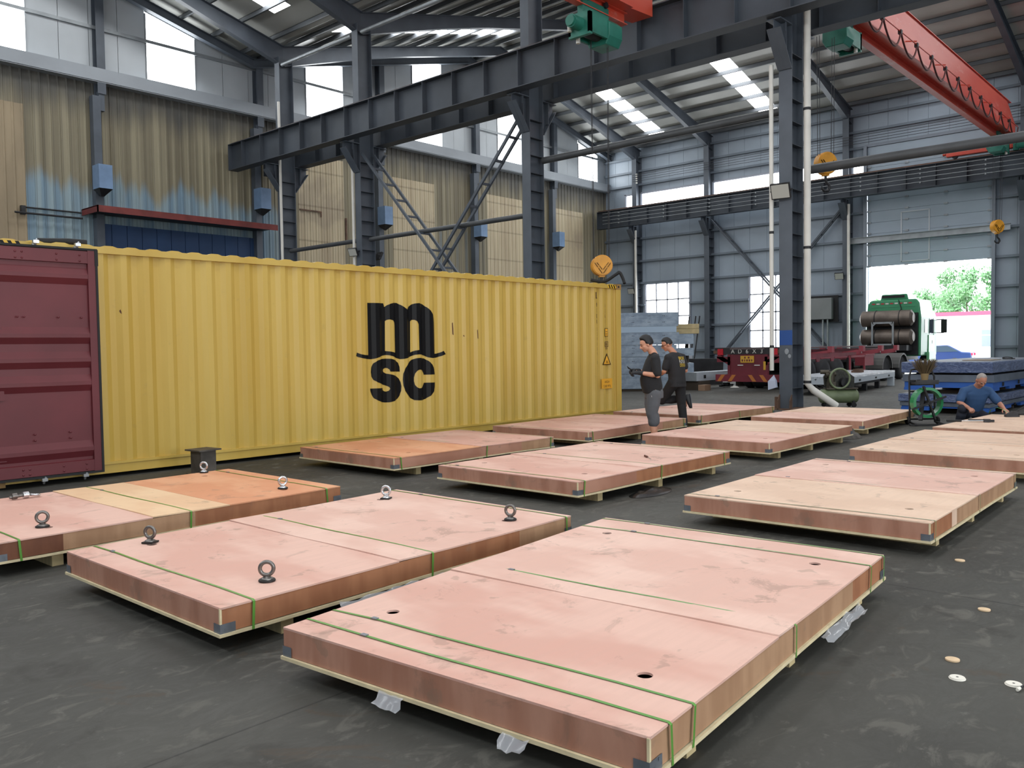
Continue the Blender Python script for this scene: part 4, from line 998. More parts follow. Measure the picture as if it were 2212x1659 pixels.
def hookblock(loc, az, r, ztop, label, spread=.18, cabx=(1,0)):
    t = thing('hook_block', label, 'crane hook', loc, az, 'amber crane hook blocks')   # disc faces local -y
    m = MB(); n = 28
    m.cyl((0,-.05,0),(0,.16,0), r, n).cyl((0,-.07,0),(0,-.05,0), r*.93, n, 0, r*.96)
    m.box(-r*.25,r*.25,-.02,.13,-r*1.12,-r*.7); m.build('sheave_guard', AMB, t)
    m = MB()
    for sx in (-1,1):
        for k in (0,1):
            a = V((sx*r*(.78-.22*k), -.075, r*(.22+.03*k))); b = V((sx*r*.06, -.075, -r*(.78-.38*k)))
            d = b-a; m.bar(a, a+d*.42, .008, r*.13, 0, (0,-1,0)).bar(a+d*.5, b, .008, r*.13, 0, (0,-1,0))
    for v_ in range(len(m.v)): pass
    m.build('chevron_mark', LOGO, t)
    m = MB(); m.cyl((0,.05,-r*1.1),(0,.05,-r*1.5),.035,10)
    pts = [(0,.05,-r*1.45),(0.02,.05,-r*1.65),(.10,.05,-r*1.85),(.13,.05,-r*2.15),(.06,.05,-r*2.45),(-.05,.05,-r*2.45),(-.12,.05,-r*2.2),(-.12,.05,-r*2.05)]
    m.tube(pts, [.03,.034,.04,.045,.045,.04,.03,.015], 8); m.build('hook', DARKST, t)
    for sx in (-spread,spread):
        for sy in (.0,.1): m = MB(); m.cyl((sx*.9,sy,r*.3),(sx,sy,ztop-loc[2]),.008,5); m.build('rope', DARKST, t)
    return t
# near-bay crane
br2 = bridge(-4.9, 18.3, 11.9, 9.62, 10.92, 'red crane bridge of the near bay, just above the frame top')
hoist((16.25,11.9,8.86), PI, 'green hoist hanging below the near crane bridge at the frame top')
hookblock((16.42,11.85,3.47), -.72, .245, 8.7, 'amber hook block above the right end of the container', .2)
hoist((24.2,9.12,9.98), 0, 'green hoist on the far crane beside the near column')
hookblock((23.0,9.12,6.42), -.55, .30, 9.8, 'amber hook block beside the near column, level with the strip windows', .24)
hoist((42.0,9.12,9.98), 0, 'green hoist parked at the eave end of the far crane')
hookblock((42.0,9.12,6.56), -.6, .29, 9.8, 'amber hook block hanging beside the lift door', .2)
# ------------------------------------------------------------------ trailer and tractor
TR = mat('trailer_maroon', lin(112,34,46), .5, 0, (1.5,.25)); TRL = mat('trailer_maroon_lit', lin(150,62,72), .5); TYRE = mat('tyre', lin(38,38,40), .85, 0, (8,.2)); RIM = mat('rim', lin(96,96,98), .5, .4)  # TRL: paler maroon, light on the side parts put into the colour
TX, TY = 26.5, 13.2
tl = thing('container_trailer', 'maroon skeletal container trailer hitched to the green tractor', 'trailer', (TX,TY,0))
m = MB()
for y in (-.5,.5): m.ibeam((.2,y,1.14),(11.3,y,1.14),.16,.42,.025,.014)
for x in (1.5,3.4,5.2,7,9): m.bar((x,-.5,1.1),(x,.5,1.1),.1,.2)
m.build('frame', TR, tl)
m = MB(); m.box(0,.22,-1.2,1.2,1.24,1.46); m.build('rear_beam', mat('rear_beam_black', lin(40,36,38), .5), tl)
m = MB(); m.box(-.02,11.4,-.62,.62,1.40,1.45).box(0,.3,-1.22,1.22,1.455,1.475); m.build('deck_plate', mat('deck_grey', lin(96,84,84), .6), tl)
for i, ch in enumerate('AD6X3'):
    me = text_mesh(ch, .20, 'CENTER')
    for v in me.vertices: v.co = V((-.012, .52-.26*i-v.co.x, 1.275+v.co.y))
    me.name = 'letter'; me.materials.clear(); me.materials.append(WHITE_PIPE); o = bpy.data.objects.new('lettering', me); COL.objects.link(o); o.parent = tl
for sy in (-1,1):
    m = MB(); m.box(-.03,.2,sy*.98-.1 if sy > 0 else sy*.98-.1,sy*.98+.1,1.22,1.43); m.build('lamp_block', mat('lamp_red', lin(190,30,44), .35) if sy < 0 else MATS['lamp_red'], tl)
    m = MB(); m.box(-.02,.15,sy*1.12-.12,sy*1.12+.12,1.27,1.38); m.build('side_marker', RUST, tl)
    m = MB(); m.bar((.06,sy*1.1,1.2),(.06,sy*.62,.92),.12,.14).box(0,.15,sy*.86-.26,sy*.86+.26,.98,1.16); m.build('brace', TR, tl)
m = MB(); m.box(.02,.10,-.66,.66,.52,1.24).box(.0,.12,-.72,-.62,.3,1.24).box(.0,.12,.62,.72,.3,1.24); m.build('rear_panel', TR, tl)
PLT = mat('plate_yellow', lin(206,158,50), .5)
m = MB(); m.box(-.01,.02,-.24,.24,.96,1.19); pl = m.build('number_plate', PLT, tl)
m = MB()
for k, w_ in enumerate((.05,.03,.05,.05,.04)): m.box(-.014,-.01,.17-.085*k-w_/2,.17-.085*k+w_/2,1.0,1.07)
m.box(-.014,-.01,-.09,-.03,1.10,1.16).box(-.014,-.01,.05,.10,1.10,1.16); m.build('plate_mark', TR, pl)
m = MB(); m.box(-.01,.02,-.66,-.58,.72,1.0); m.build('side_plate', PLT, tl)
m = MB()
for y in (.25,-.35): m.box(-.0,.015,y-.1,y+.1,.86,.89)
m.build('reflector', WHITE_PIPE, tl)
m = MB(); m.box(-.05,.08,-1.15,1.15,.32,.56); bp_ = m.build('bumper', TR, tl)
for y in (.95,.55,-.35,-.75):
    s_ = 1 if y > 0 else -1
    m = MB(); m.add([(-.054,y,.33),(-.054,y+.14,.33),(-.054,y+.14-s_*.16,.55),(-.054,y-s_*.16,.55)], [(0,1,2,3)]); m.build('stripe', mat('stripe_amber', lin(186,112,48), .5) if y == .95 else MATS['stripe_amber'], bp_)
def wheel(parent, x, y, r, w_, dual=True):
    for yy in ((y, y-(1 if y > 0 else -1)*.34) if dual else (y,)):
        m = MB(); pr = [(r*.56,-w_/2),(r*.9,-w_/2),(r,-w_/2+.05),(r,w_/2-.05),(r*.9,w_/2),(r*.56,w_/2)]
        M = Matrix.Translation((x,yy,r)) @ Matrix.Rotation(PI/2,4,'X')
        m.lathe(pr, 28, 0, M); o = m.build('wheel', TYRE, parent)
        m = MB(); m.lathe([(r*.55,-w_*.3),(r*.5,-w_*.42),(r*.2,-w_*.2),(r*.18,w_*.5),(r*.5,w_*.35),(r*.55,w_*.3)], 20, 0, M); m.build('rim', RIM, o)
for x in (2.4,3.7,5.0):
    for y in (-1.05,1.05): wheel(tl, x, y, .5, .27)
    m = MB(); m.cyl((x,-1,.5),(x,1,.5),.07,10); m.build('axle', DARKST, tl)
for sy in (-1,1):
    m = MB(); y = sy*1.2
    pr = [(1.6,1.22),(6.6,1.22),(6.6,1.12),(5.75,1.1),(5.65,1.06),(4.45,1.06),(4.35,.92),(4.15,.92),(4.05,1.06),(3.15,1.06),(3.05,.92),(2.85,.92),(2.75,1.06),(1.6,1.06)]
    m.prism(pr, -.015, .015, 0, Matrix(((1,0,0,0),(0,0,1,y),(0,1,0,0),(0,0,0,1)))); m.build('side_skirt', TR, tl)
    m = MB(); m.bar((1.6,y*1.003,1.05),(2.75,y*1.003,1.05),.04,.03)
    for a, b in ((3.15,4.05),(4.45,5.65)): m.bar((a,y*1.003,1.05),(b,y*1.003,1.05),.04,.03)
    m.build('skirt_edge', TRL, tl)
    for x in (4.1,7.2,9.3,11.2):
        m = MB(); m.box(x-.12,x+.12,y-.1,y+.06,1.24,1.46).bar((x,y,1.25),(x-.1,sy*.5,1.15),.14,.16); m.build('twist_lock', TRL, tl)
        m = MB(); m.cyl((x,y+sy*.062,1.35),(x,y+sy*.055,1.35),.04,12); m.build('lock_hole', BLACK, tl)
    m = MB()
    for x in (6.0,7.5): m.box(x-.03,x+.03,y-.03,y+.03,.42,1.1)
    m.box(5.95,7.55,y-.03,y+.03,1.02,1.10).box(5.95,7.55,y-.03,y+.03,.42,.48); m.build('side_guard', TRL, tl)
    m = MB(); m.box(7.6,8.55,y-.4 if sy > 0 else y,y if sy > 0 else y+.4,.68,1.08).box(7.56,8.6,y-.43 if sy > 0 else y-.03,y+.03 if sy > 0 else y+.43,1.08,1.13); m.build('tool_box', TRL, tl)
    m = MB(); m.box(7.05,7.2,sy*.75-.07,sy*.75+.07,.05,1.0).box(6.95,7.3,sy*.75-.15,sy*.75+.15,0,.06); m.build('landing_leg', DARKST, tl)
# tractor
TG = mat('tractor_green', lin(58,140,98), .32, 0, (1,.08)); TGD = mat('tractor_green_pale', lin(120,190,140), .3); TANK = mat('tank_steel', lin(110,100,92), .4, .5, (2,.3))
GLASS = mat('dark_glass', lin(60,72,84), .08, 0, None, None, .6)
tc = thing('truck_tractor', 'green truck tractor with gas cylinders, standing in the open lift door', 'truck', (40.6,13.05,0))
MX = Matrix(((0,0,1,0),(1,0,0,0),(0,1,0,0),(0,0,0,1)))   # profile (y,z) extruded along x
m = MB(); m.prism([(-1.18,.95),(1.18,.95),(1.2,2.7),(1.12,3.35),(1.0,3.52),(-1.0,3.52),(-1.12,3.35),(-1.2,2.7)], 0, 1.9, 0, MX)
M_ = MX; m.prism([(-1.18,.95),(1.18,.95),(1.2,2.6),(1.1,3.0),(-1.1,3.0),(-1.2,2.6)], 1.9, 2.45, 0, MX); m.build('cab', TG, tc, bevel=.06)
m = MB(); m.prism([(-.62,3.5),(.62,3.5),(.55,3.78),(-.55,3.78)], .15, 1.5, 0, MX); m.build('roof_deflector', TG, tc, bevel=.04)
m = MB(); m.box(-.012,0,-.5,.5,3.6,3.72); m.build('deflector_grille', BLACK, tc)
m = MB()
for k in range(9): m.box(-.012,.0,.86-.2*k-.07,.86-.2*k+.07,3.32,3.38, k % 2)
m.build('reflector_strip', [mat('reflect_red', lin(176,52,60), .4), WHITE_PIPE], tc)
m = MB()
for z in (3.18,3.02,2.88): m.box(-.015,.0,.35,.95,z,z+.03).box(-.015,.0,-.95,-.35,z,z+.03)
m.box(-.015,0,-.25,.25,3.18,3.2); m.build('pressing', TG, tc)
m = MB(); m.tube([(-.03,-.25,3.5),(-.06,-.35,3.2),(-.08,-.5,2.7)], .018, 6); m.build('hose', BLACK, tc)
for z in (2.66,1.82):
    m = MB(); m.cyl((-.5,-.95,z),(-.5,1.15,z),.36,24).cyl((-.5,1.15,z),(-.5,1.25,z),.36,24,0,.2).cyl((-.5,-1.05,z),(-.5,-.95,z),.2,24,0,.36); tk = m.build('gas_cylinder', TANK, tc)
    for y in (-.5,.55): m = MB(); m.torus((-.5,y,z),.365,.02,(0,1,0),24,6); m.build('band', DARKST, tk)
m = MB()
for y in (-.28,.62): m.box(-.9,-.86,y-.04,y+.04,1.4,2.5)
m.box(-.9,-.86,-.28,.62,2.42,2.5).bar((-.88,-.28,2.3),(-.88,-.1,2.48),.05,.05).bar((-.88,.62,2.3),(-.88,.44,2.48),.05,.05).box(-.9,-.86,-.28,.62,1.45,1.52); m.build('cylinder_frame', GALV, tc)
m = MB(); m.box(-1.0,-.25,-.9,.9,1.2,1.45).box(-.15,-.02,-1.1,1.1,1.0,2.9); m.build('rear_rack', DARKST, tc)
m = MB()
for y in (-.42,.42): m.ibeam((-5.2,y,.92),(2.2,y,.92),.14,.3,.02,.014)
m.build('chassis', DARKST, tc)
m = MB(); m.cyl((-3.1,0,1.1),(-3.1,0,1.22),.5,20); m.build('fifth_wheel', DARKST, tc)
for x in (-4.2,-2.2):
    for y in (-.95,.95):
        wheel(tc, x, y, .5, .27)
        m = MB(); n = 12
        for k in range(n):
            a0 = PI*k/n; a1 = PI*(k+1)/n; ya = y-.5 if y > 0 else y-.2; yb = y+.2 if y > 0 else y+.5
            P = lambda a, r_: (x-r_*math.cos(a), .5+r_*math.sin(a))
            (xa,za),(xb,zb) = P(a0,.62),P(a1,.62)
            m.add([(xa,ya,za),(xb,ya,zb),(xb,yb,zb),(xa,yb,za)],[(0,1,2,3)])
            (xc,zc),(xd,zd) = P(a0,.55),P(a1,.55)
            yo = yb if y > 0 else ya
            m.add([(xa,yo,za),(xb,yo,zb),(xd,yo,zd),(xc,yo,zc)],[(0,1,2,3)])
        m.build('fender', mat('fender_grey', lin(88,88,86), .5) if (x,y) == (-4.2,-.95) else MATS['fender_grey'], tc)
for y in (-1.0,1.0): wheel(tc, 1.35, y, .5, .3, False)
for sy in (-1,1):
    y = sy*1.2
    m = MB(); m.box(1.25,1.85,y-.01,y+.015,1.95,2.65); m.build('side_window', GLASS, tc)
    m = MB(); m.box(.55,1.0,y-.01,y+.015,2.0,2.6); m.build('side_window', GLASS, tc)
    m = MB(); m.box(1.1,2.0,y-.02,y+.012,.95,1.9); m.build('door', TGD, tc)
    m = MB(); m.box(1.55,1.62,y,y+sy*.02,1.5,1.65); m.build('door_handle', BLACK, tc)
    m = MB(); m.bar((2.3,y,2.6),(2.45,sy*1.5,2.62),.04,.04).bar((2.3,y,2.0),(2.45,sy*1.5,2.0),.04,.04).box(2.38,2.5,sy*1.5-.12,sy*1.5+.12,2.0,2.62); m.build('mirror', BLACK, tc, bevel=.02)
    m = MB(); m.box(.9,1.9,y-.1,y+.02,.55,1.12); m.build('step_panel', TGD, tc)
# ------------------------------------------------------------------ wrapped decks, plates, boxes
WRAP = NT('shrink_wrap_white', .22, 0, .7); co = WRAP.coord()
wn = WRAP.noise(WRAP.coord((1,5,3)), 3, 7, .65, 1.5)
WRAP.base(WRAP.mix(WRAP.ramp(wn,.35,.65), lin(176,184,192), lin(214,220,226))); WRAP.bump(wn, .8, .05); WRAP = MATS['shrink_wrap_white']
WRB = NT('shrink_wrap_blue', .2, 0, .8); wn = WRB.noise(WRB.coord((1,1.5,4)), 4, 7, .65, 1.8)
WRB.base(WRB.mix(WRB.ramp(wn,.4,.62), lin(62,78,118), lin(98,114,150))); WRB.bump(wn, 1.0, .05); WRB = MATS['shrink_wrap_blue']
BLU = mat('deck_blue', lin(34,84,160), .4, 0, (2,.15)); GRY = mat('deck_grey_blue', lin(84,92,104), .5, 0, (3,.2)); LGRY = mat('deck_light', lin(186,194,202), .4)
def frame_xy(p, q):
    """local frame: origin p, x axis toward q"""
    a = math.atan2(q[1]-p[1], q[0]-p[0]); return a
# pale wrapped platform on supports (corner, right face, left face)
t = thing('wrapped_platform', 'white film-wrapped steel platform on supports behind the compressor', 'platform', (25.2,9.5,0), .115)
m = MB(); m.box(0,7.2,.0,1.7,.50,.56); m.build('film_top', WRAP, t)
m = MB(); m.box(.0,7.2,.0,1.7,.33,.50); m.build('deck_frame', LGRY, t)
m = MB()
for x in (2.0,4.2,6.2): m.box(x-.12,x+.12,-.004,.0,.37,.43)
for y in (.2,.5,.8,1.1,1.4): m.prism([(y-.04,.49),(y+.04,.49),(y,.45)], -.004, .0, 0, MX)
m.build('slot', BLACK, t)
m = MB(); m.box(0,.22,0,.2,0,.33).box(6.9,7.15,0,.2,0,.33).box(0,.22,1.5,1.7,0,.33); m.build('leg', LGRY, t)
t2 = thing('trestle', 'dark low trestle under the white wrapped platform', 'trestle', (26.6,9.75,0), .115)
m = MB(); m.box(0,3.8,.0,.14,.24,.32).box(0,3.8,1.2,1.34,.24,.32); m.build('beam', DARKST, t2)
m = MB()
for x in (0,1.8,3.6):
    m.box(x,x+.16,0,.14,0,.24).box(x,x+.16,1.2,1.34,0,.24)
m.box(.2,3.7,.9,.95,0,.3); m.build('leg', DARKST, t2)
m = MB(); m.box(-.2,.2,-.14,.14,0,.07).box(-.1,.3,-.1,.12,.07,.12); tag(m.build('offcut', RUST, loc=(29.4,10.6,.562)), 'dark offcut block lying on the white wrapped platform', 'offcut')
# stacked blue decks
def deck(i, z0, z1, x0, y0, y1, L_, kind, label):
    t = thing('steel_deck', label, 'deck', (x0,y0,z0), -.02, 'stacked blue steel decks'); w_ = y1-y0; h = z1-z0
    if kind == 'wrap':
        m = MB(); m.box(0,L_,0,w_,0,h); m.build('film_wrap', WRB, t, bevel=.02)
        m = MB(); m.box(.04,L_-.04,.04,w_-.04,h,h+.006); m.build('top_plate', GRY, t)
    else:
        m = MB(); m.box(0,L_,0,w_,h*.55,h); m.build('top_plate', GRY, t)
        m = MB(); m.box(.03,L_-.03,.03,w_-.03,.06,h*.55)
        for x in (.02,1.35,2.7,4.0): m.box(x,x+.5,.02,.10,.0,.06).box(x,x+.5,w_-.10,w_-.02,0,.06)
        m.box(.02,.1,.1,.6,0,.06).box(.02,.1,w_-.6,w_-.1,0,.06); m.build('skirt_frame', BLU, t)
        m = MB()
        for x in (.75,2.1,3.4): m.box(x,x+.05,-.004,.02,h*.25,h*.5)
        m.build('slot', BLACK, t)
    return t
deck(0, 0.06, .24, 19.78, 4.42, 6.22, 5.2, 'plain', 'lowest grey-blue deck of the stack behind the squatting man')
deck(1, .25, .42, 19.72, 4.40, 6.24, 5.3, 'wrap', 'film-wrapped deck second from the bottom behind the squatting man')
deck(2, .50, .84, 19.85, 4.36, 6.18, 5.3, 'plain', 'bright blue deck with grey top, third up in the stack')
deck(3, .88, 1.115, 19.80, 4.38, 6.20, 5.6, 'wrap', 'film-wrapped blue deck on top of the stack by the lift door')
m = MB()
for zz0, zz1 in ((0,.06),(.42,.50),(.84,.88)):
    pass
BLK = mat('spacer_wood', lin(70,60,50), .8)
k = 0
for zz0, zz1, nm in ((0,.06,'floor'),(.425,.495,'second'),(.846,.876,'third')):
    for x in (20.3,22.3,24.3):
        m = MB(); m.box(-.06,.06,.0,1.5,0,zz1-zz0)
        tag(m.build('wooden_bearer', BLK, loc=(x,4.5,zz0)), 'dark wooden bearer on the %s level between the stacked blue decks' % nm, 'bearer', 'bearers between the blue decks at the %s level' % nm)
m = MB(); m.box(-.5,.5,-.28,.28,0,.012); tag(m.build('cardboard_sheet', mat('cardboard', lin(128,112,92), .8), loc=(21.4,4.95,1.124)), 'flat brown cardboard sheet on top of the wrapped blue deck', 'cardboard')
m = MB(); m.torus((0,0,.015),.12,.012,(0,0,1),20,6).torus((.12,.05,.03),.10,.012,(.2,0,1),20,6); tag(m.build('cable_coil', BLACK, loc=(22.4,4.62,1.124)), 'black cable coil on top of the wrapped blue deck', 'cable')
# steel slab stack behind the standing men
az_ = math.atan2(15.66-16.86, 25.41-24.5)
def slab(z0, z1, x0, x1, label, holes=True, mt=None):
    t = thing('steel_slab', label, 'steel slab', (24.5,16.86,z0), az_, 'stacked steel slabs')
    m = MB(); m.box(x0,x1,0,2.6,0,z1-z0); m.build('slab_body', mt or MATS['slab_steel'], t)
    if holes:
        m = MB(); h = z1-z0
        for x in (.3,.85,1.4,1.9): 
            for zz in (.3,.75): m.cyl((x0+x,-.003,h*zz),(x0+x,.002,h*zz),.014,8).cyl((x0+x+.05,-.003,h*zz),(x0+x+.05,.002,h*zz),.014,8)
        m.build('bolt_hole', BLACK, t)
    return t
SL_ = NT('slab_steel', .35, .5, .5); n_ = SL_.noise(SL_.coord((1,1,2)), 2, 6, .7); SL_.base(SL_.mix(SL_.ramp(n_,.35,.65), lin(108,120,134), lin(140,152,164)))
slab(.09,.60,-.4,1.75,'lowest thick steel slab of the stack behind the men', False)
slab(.61,1.19,-.5,1.85,'second thick steel slab of the stack behind the men')
slab(1.20,1.60,-.5,1.86,'third steel slab of the stack, level with the men’s heads')
slab(1.61,2.03,-.5,1.95,'fourth steel slab of the stack above the men')
slab(2.035,2.24,-.4,1.86,'thin pale steel slab near the top of the stack', False, mat('slab_pale', lin(150,166,182), .35, .4))
slab(2.245,2.72,-.5,1.92,'topmost steel slab of the stack in front of the eave window')
m = MB(); m.box(-.3,1.7,.1,2.4,0,.088); tag(m.build('bearer', BLK, loc=(24.5,16.86,0)), 'dark bearer under the steel slab stack', 'bearer').rotation_euler[2] = az_
def slab2(z0, z1, label):
    m = MB(); m.box(0,.75,-.7,.9,0,z1-z0); o = tag(m.build('steel_slab', MATS['slab_steel'], loc=(26.8,16.35,z0)), label, 'steel slab', 'steel slabs behind the main stack'); o.rotation_euler[2] = az_
slab2(0,.95,'low steel slab behind the right end of the main stack'); slab2(1.21,1.48,'middle steel slab behind the right end of the main stack'); slab2(1.62,1.98,'upper steel slab carrying two timbers')
for zz0, zz1 in ((.95,1.21),(1.48,1.62)):
    for x in (.08,.6):
        m = MB(); m.box(-.05,.05,-.05,.05,0,zz1-zz0); o = tag(m.build('spacer', BLK, loc=(26.8+x*math.cos(az_),16.35+x*math.sin(az_),zz0)), 'small spacer block between the steel slabs behind the stack', 'spacer', 'spacer blocks between slabs')
for i, zz in enumerate((1.985,2.16)):
    m = MB(); m.box(-.05,.95,-.5,.0,0,.17); o = tag(m.build('timber', SKID, loc=(26.75,16.3,zz), bevel=.01), ('lower','upper')[i]+' pale timber lying on the steel slabs by the window', 'timber', 'timbers on the steel slabs'); o.rotation_euler[2] = az_
# white beam box on the floor behind the second man, wood block, plates, rods
t = thing('white_steel_box', 'long white steel box section lying behind the man on one leg', 'steel section', (26.3,15.0,.32))
m = MB(); m.box(0,5.2,0,.55,0,.30); m.build('box_section', LGRY, t)
m = MB(); m.box(-.006,0,.0,.55,.0,.30); m.build('end_plate', GALV, t)
m = MB(); m.box(.5,.66,-.004,.0,.08,.2).cyl((2.2,-.004,.14),(2.2,.002,.14),.05,12); m.build('slot', BLACK, t)
for x in (26.8,30.6):
    m = MB(); m.box(-.35,.35,-.3,.3,0,.318); tag(m.build('support_block', BLK, loc=(x,15.25,0)), 'dark block propping up the white steel box', 'block', 'blocks under the white steel box')
m = MB(); m.box(-.2,.2,-.13,.13,0,.2); tag(m.build('wood_block', mat('wood_offcut', lin(140,112,90), .7), loc=(26.35,14.72,0)), 'brown wooden block on the floor in front of the white steel box', 'block')
m = MB(); m.box(-.75,.75,-.03,.03,0,1.05)
o = tag(m.build('steel_plate', mat('plate_dark', lin(64,64,66), .55, .3, (2,.25)), loc=(30.4,17.0,0)), 'dark steel plate standing behind the white steel box', 'plate'); o.rotation_euler = (.12,0,-.75)
for i, (x, y) in enumerate(((43.6,25.8),(43.8,25.5),(43.9,25.3))):
    m = MB(); m.cyl((0,0,0),(.6,-.15,3.3),.04,8); tag(m.build('rod', DARKST, loc=(x,y,0)), 'dark rod leaning against the eave column by the window', 'rod', 'rods leaning on the eave column')
m = MB(); m.box(-.09,.09,-.09,.09,0,1.35); tag(m.build('white_post', LGRY, loc=(30.2,17.55,0)), 'short white post standing behind the steel slabs', 'post')
rag('white_sack', (27.6,16.2,.0), .32, 1.0, WHITE_PIPE, 'pale sack standing by the right end of the steel slabs', 'sack', 7, (.8,.8))
m = MB()
for k, (a, b) in enumerate((((-.5,0,.03),(.5,.1,.03)),((-.2,-.2,.05),(.1,.25,.05)),((.3,-.1,.04),(.6,.25,.04)))): m.bar(a, b, .08, .06)
m.box(-.1,.1,-.1,.1,.06,.14); tag(m.build('iron_scrap', DARKST, loc=(29.6,15.6,0)), 'bits of dark iron on the floor left of the trailer', 'scrap')
rag('paper_scrap', (28.6,14.75,0), .16, .07, WHITE_PIPE, 'small crumpled white paper on the floor near the trailer', 'paper', 2)
# white bag hanging on the near column, control cabinet on the eave wall
bag = mat('bag_white', lin(176,184,204), .5)
m = MB(); m.add([(0,0,.36),(-.03,.14,.2),(-.03,-.05,.22),(-.04,.13,.0),(-.04,-.07,.06),(.05,.14,.2),(.05,-.05,.22),(.05,.13,.0),(.05,-.07,.06)], [(0,1,2),(1,3,4,2),(0,5,1),(5,7,3,1),(0,2,6),(2,4,8,6),(0,6,5),(5,6,8,7),(3,7,8,4)])
tag(m.build('paper_bag', bag, loc=(19.2,8.88,.47)), 'white paper bag hanging on the left edge of the near column', 'bag')
t = thing('control_cabinet', 'grey control cabinet on a black backing on the eave wall', 'cabinet', (44.7,18.2,2.85))
m = MB(); m.box(-.05,.0,-1.1,1.0,-.14,1.25); m.build('backing', BLACK, t)
m = MB(); m.box(-.32,-.05,-.85,1.0,0,1.12); m.build('casing', mat('cabinet_grey', lin(134,138,138), .4, .2, (1,.12)), t, bevel=.02)
m = MB(); m.cyl((-.2,-.35,-2.6),(-.2,-.35,0),.05,8).cyl((-.2,-.6,-2.6),(-.2,-.6,0),.05,8); m.build('conduit', GALV, t)
# air compressor
t = thing('air_compressor', 'green air compressor with belt guard beside the near column', 'compressor', (20.75,7.92,0), -.85)
CG = mat('compressor_green', lin(112,124,92), .5, 0, (4,.25))
m = MB(); m.cyl((-.42,0,.27),(.38,0,.27),.17,20).sphere((-.42,0,.27),.17,16,0,(.5,1,1)).sphere((.38,0,.27),.17,16,0,(.5,1,1)); m.build('tank', CG, t)
m = MB()
for x in (-.32,.3):
    for y in (-.13,.13): m.box(x-.02,x+.02,y-.02,y+.02,.06,.16)
m.build('foot', DARKST, t)
for x in (-.32,.3):
    m = MB(); m.cyl((x,-.17,.06),(x,-.13,.06),.06,12).cyl((x,.13,.06),(x,.17,.06),.06,12); m.build('caster', BLACK, t)
m = MB(); m.box(-.35,.4,-.15,.15,.44,.47).cyl((-.2,0,.6),(-.2,0,.85),.09,12).cyl((-.33,0,.78),(-.1,0,.82),.07,12).box(-.28,-.12,-.1,.1,.47,.62).cyl((-.45,.03,.86),(-.25,.0,.86),.05,10); m.build('pump', mat('pump_dark', lin(74,68,56), .5, .4, (8,.3)), t)
m = MB(); m.cyl((.15,-.05,.6),(.15,.12,.6),.12,14); m.build('motor', DARKST, t)
m = MB(); m.prism([(-.3,.5),(.42,.46),(.42,.72),(.2,.9),(-.2,.9),(-.32,.75)], -.20, -.14, 0, Matrix(((1,0,0,0),(0,0,-1,0),(0,1,0,0),(0,0,0,1)))); m.build('belt_guard', mat('guard_mesh', lin(66,66,60), .6, .3, (30,.4)), t)
m = MB(); m.torus((-.05,-.17,.7),.24,.025,(0,1,0),24,6); m.build('guard_ring', CG, t)
m = MB(); m.tube([(-.5,0,.3),(-.62,0,.42),(-.55,0,.55),(-.35,0,.5)],.012,6).tube([(-.5,.05,.4),(-.75,.1,.42),(-1.0,.15,.36)],.01,6); m.build('hose', BLACK, t)
# strap reel cart
t = thing('strap_reel_cart', 'black two-wheeled strap cart with a green strap coil and a straw broom', 'strap cart', (17.05,4.92,0), -.80)
m = MB()   # local x = right in the picture, y = away
for x in (-.24,.24):
    m.tube([(x,.05,.06),(x,.08,.9),(x*.8,.1,1.03),(0,.1,1.05)], .018, 8)
m.bar((-.24,.05,.1),(.24,.05,.1),.03,.03).bar((-.24,.08,.75),(.24,.08,.75),.03,.03).bar((-.24,.07,.62),(.24,.07,.62),.03,.03).bar((-.42,-.3,.02),(.3,-.3,.02),.05,.02).bar((-.24,.05,.05),(-.3,-.3,.02),.03,.03).bar((.24,.05,.05),(.24,-.3,.02),.03,.03); m.build('frame', BLACK, t)
m = MB(); m.box(-.22,.22,-.12,.12,.76,.79).box(-.22,.22,-.13,-.11,.79,.84).box(-.22,.22,.11,.13,.79,.84); m.build('tray', DARKST, t)
m = MB(); n = 36
for k in range(n):   # flat wound coil: outer/inner radius, width .1
    a0 = 2*PI*k/n; a1 = 2*PI*(k+1)/n
    for r_ in (.235,.285):
        m.add([(r_*math.cos(a0),-.17,.42+r_*math.sin(a0)),(r_*math.cos(a1),-.17,.42+r_*math.sin(a1)),(r_*math.cos(a1),-.03,.42+r_*math.sin(a1)),(r_*math.cos(a0),-.03,.42+r_*math.sin(a0))],[(0,1,2,3)],0,True)
    for y in (-.17,-.03): m.add([(.235*math.cos(a0),y,.42+.235*math.sin(a0)),(.235*math.cos(a1),y,.42+.235*math.sin(a1)),(.285*math.cos(a1),y,.42+.285*math.sin(a1)),(.285*math.cos(a0),y,.42+.285*math.sin(a0))],[(0,1,2,3)])
m.build('strap_coil', mat('coil_green', lin(42,128,78), .25), t)
m = MB()
for k in range(2): a = .35+k*PI/2; m.bar((-.33*math.cos(a),-.2,.42-.33*math.sin(a)),(.33*math.cos(a),-.2,.42+.33*math.sin(a)),.05,.03)
m.cyl((0,-.22,.42),(0,.06,.42),.04,12); m.build('hub_arm', BLACK, t)
m = MB(); m.bar((-.02,-.02,.62),(-.16,-.18,.1),.07,.06); m.build('stay', DARKST, t)
for x in (-.29,.29):
    m = MB(); m.torus((x,.05,.075),.055,.022,(1,0,0),18,8).cyl((x-.015,.05,.075),(x+.015,.05,.075),.04,12); m.build('wheel', BLACK, t)
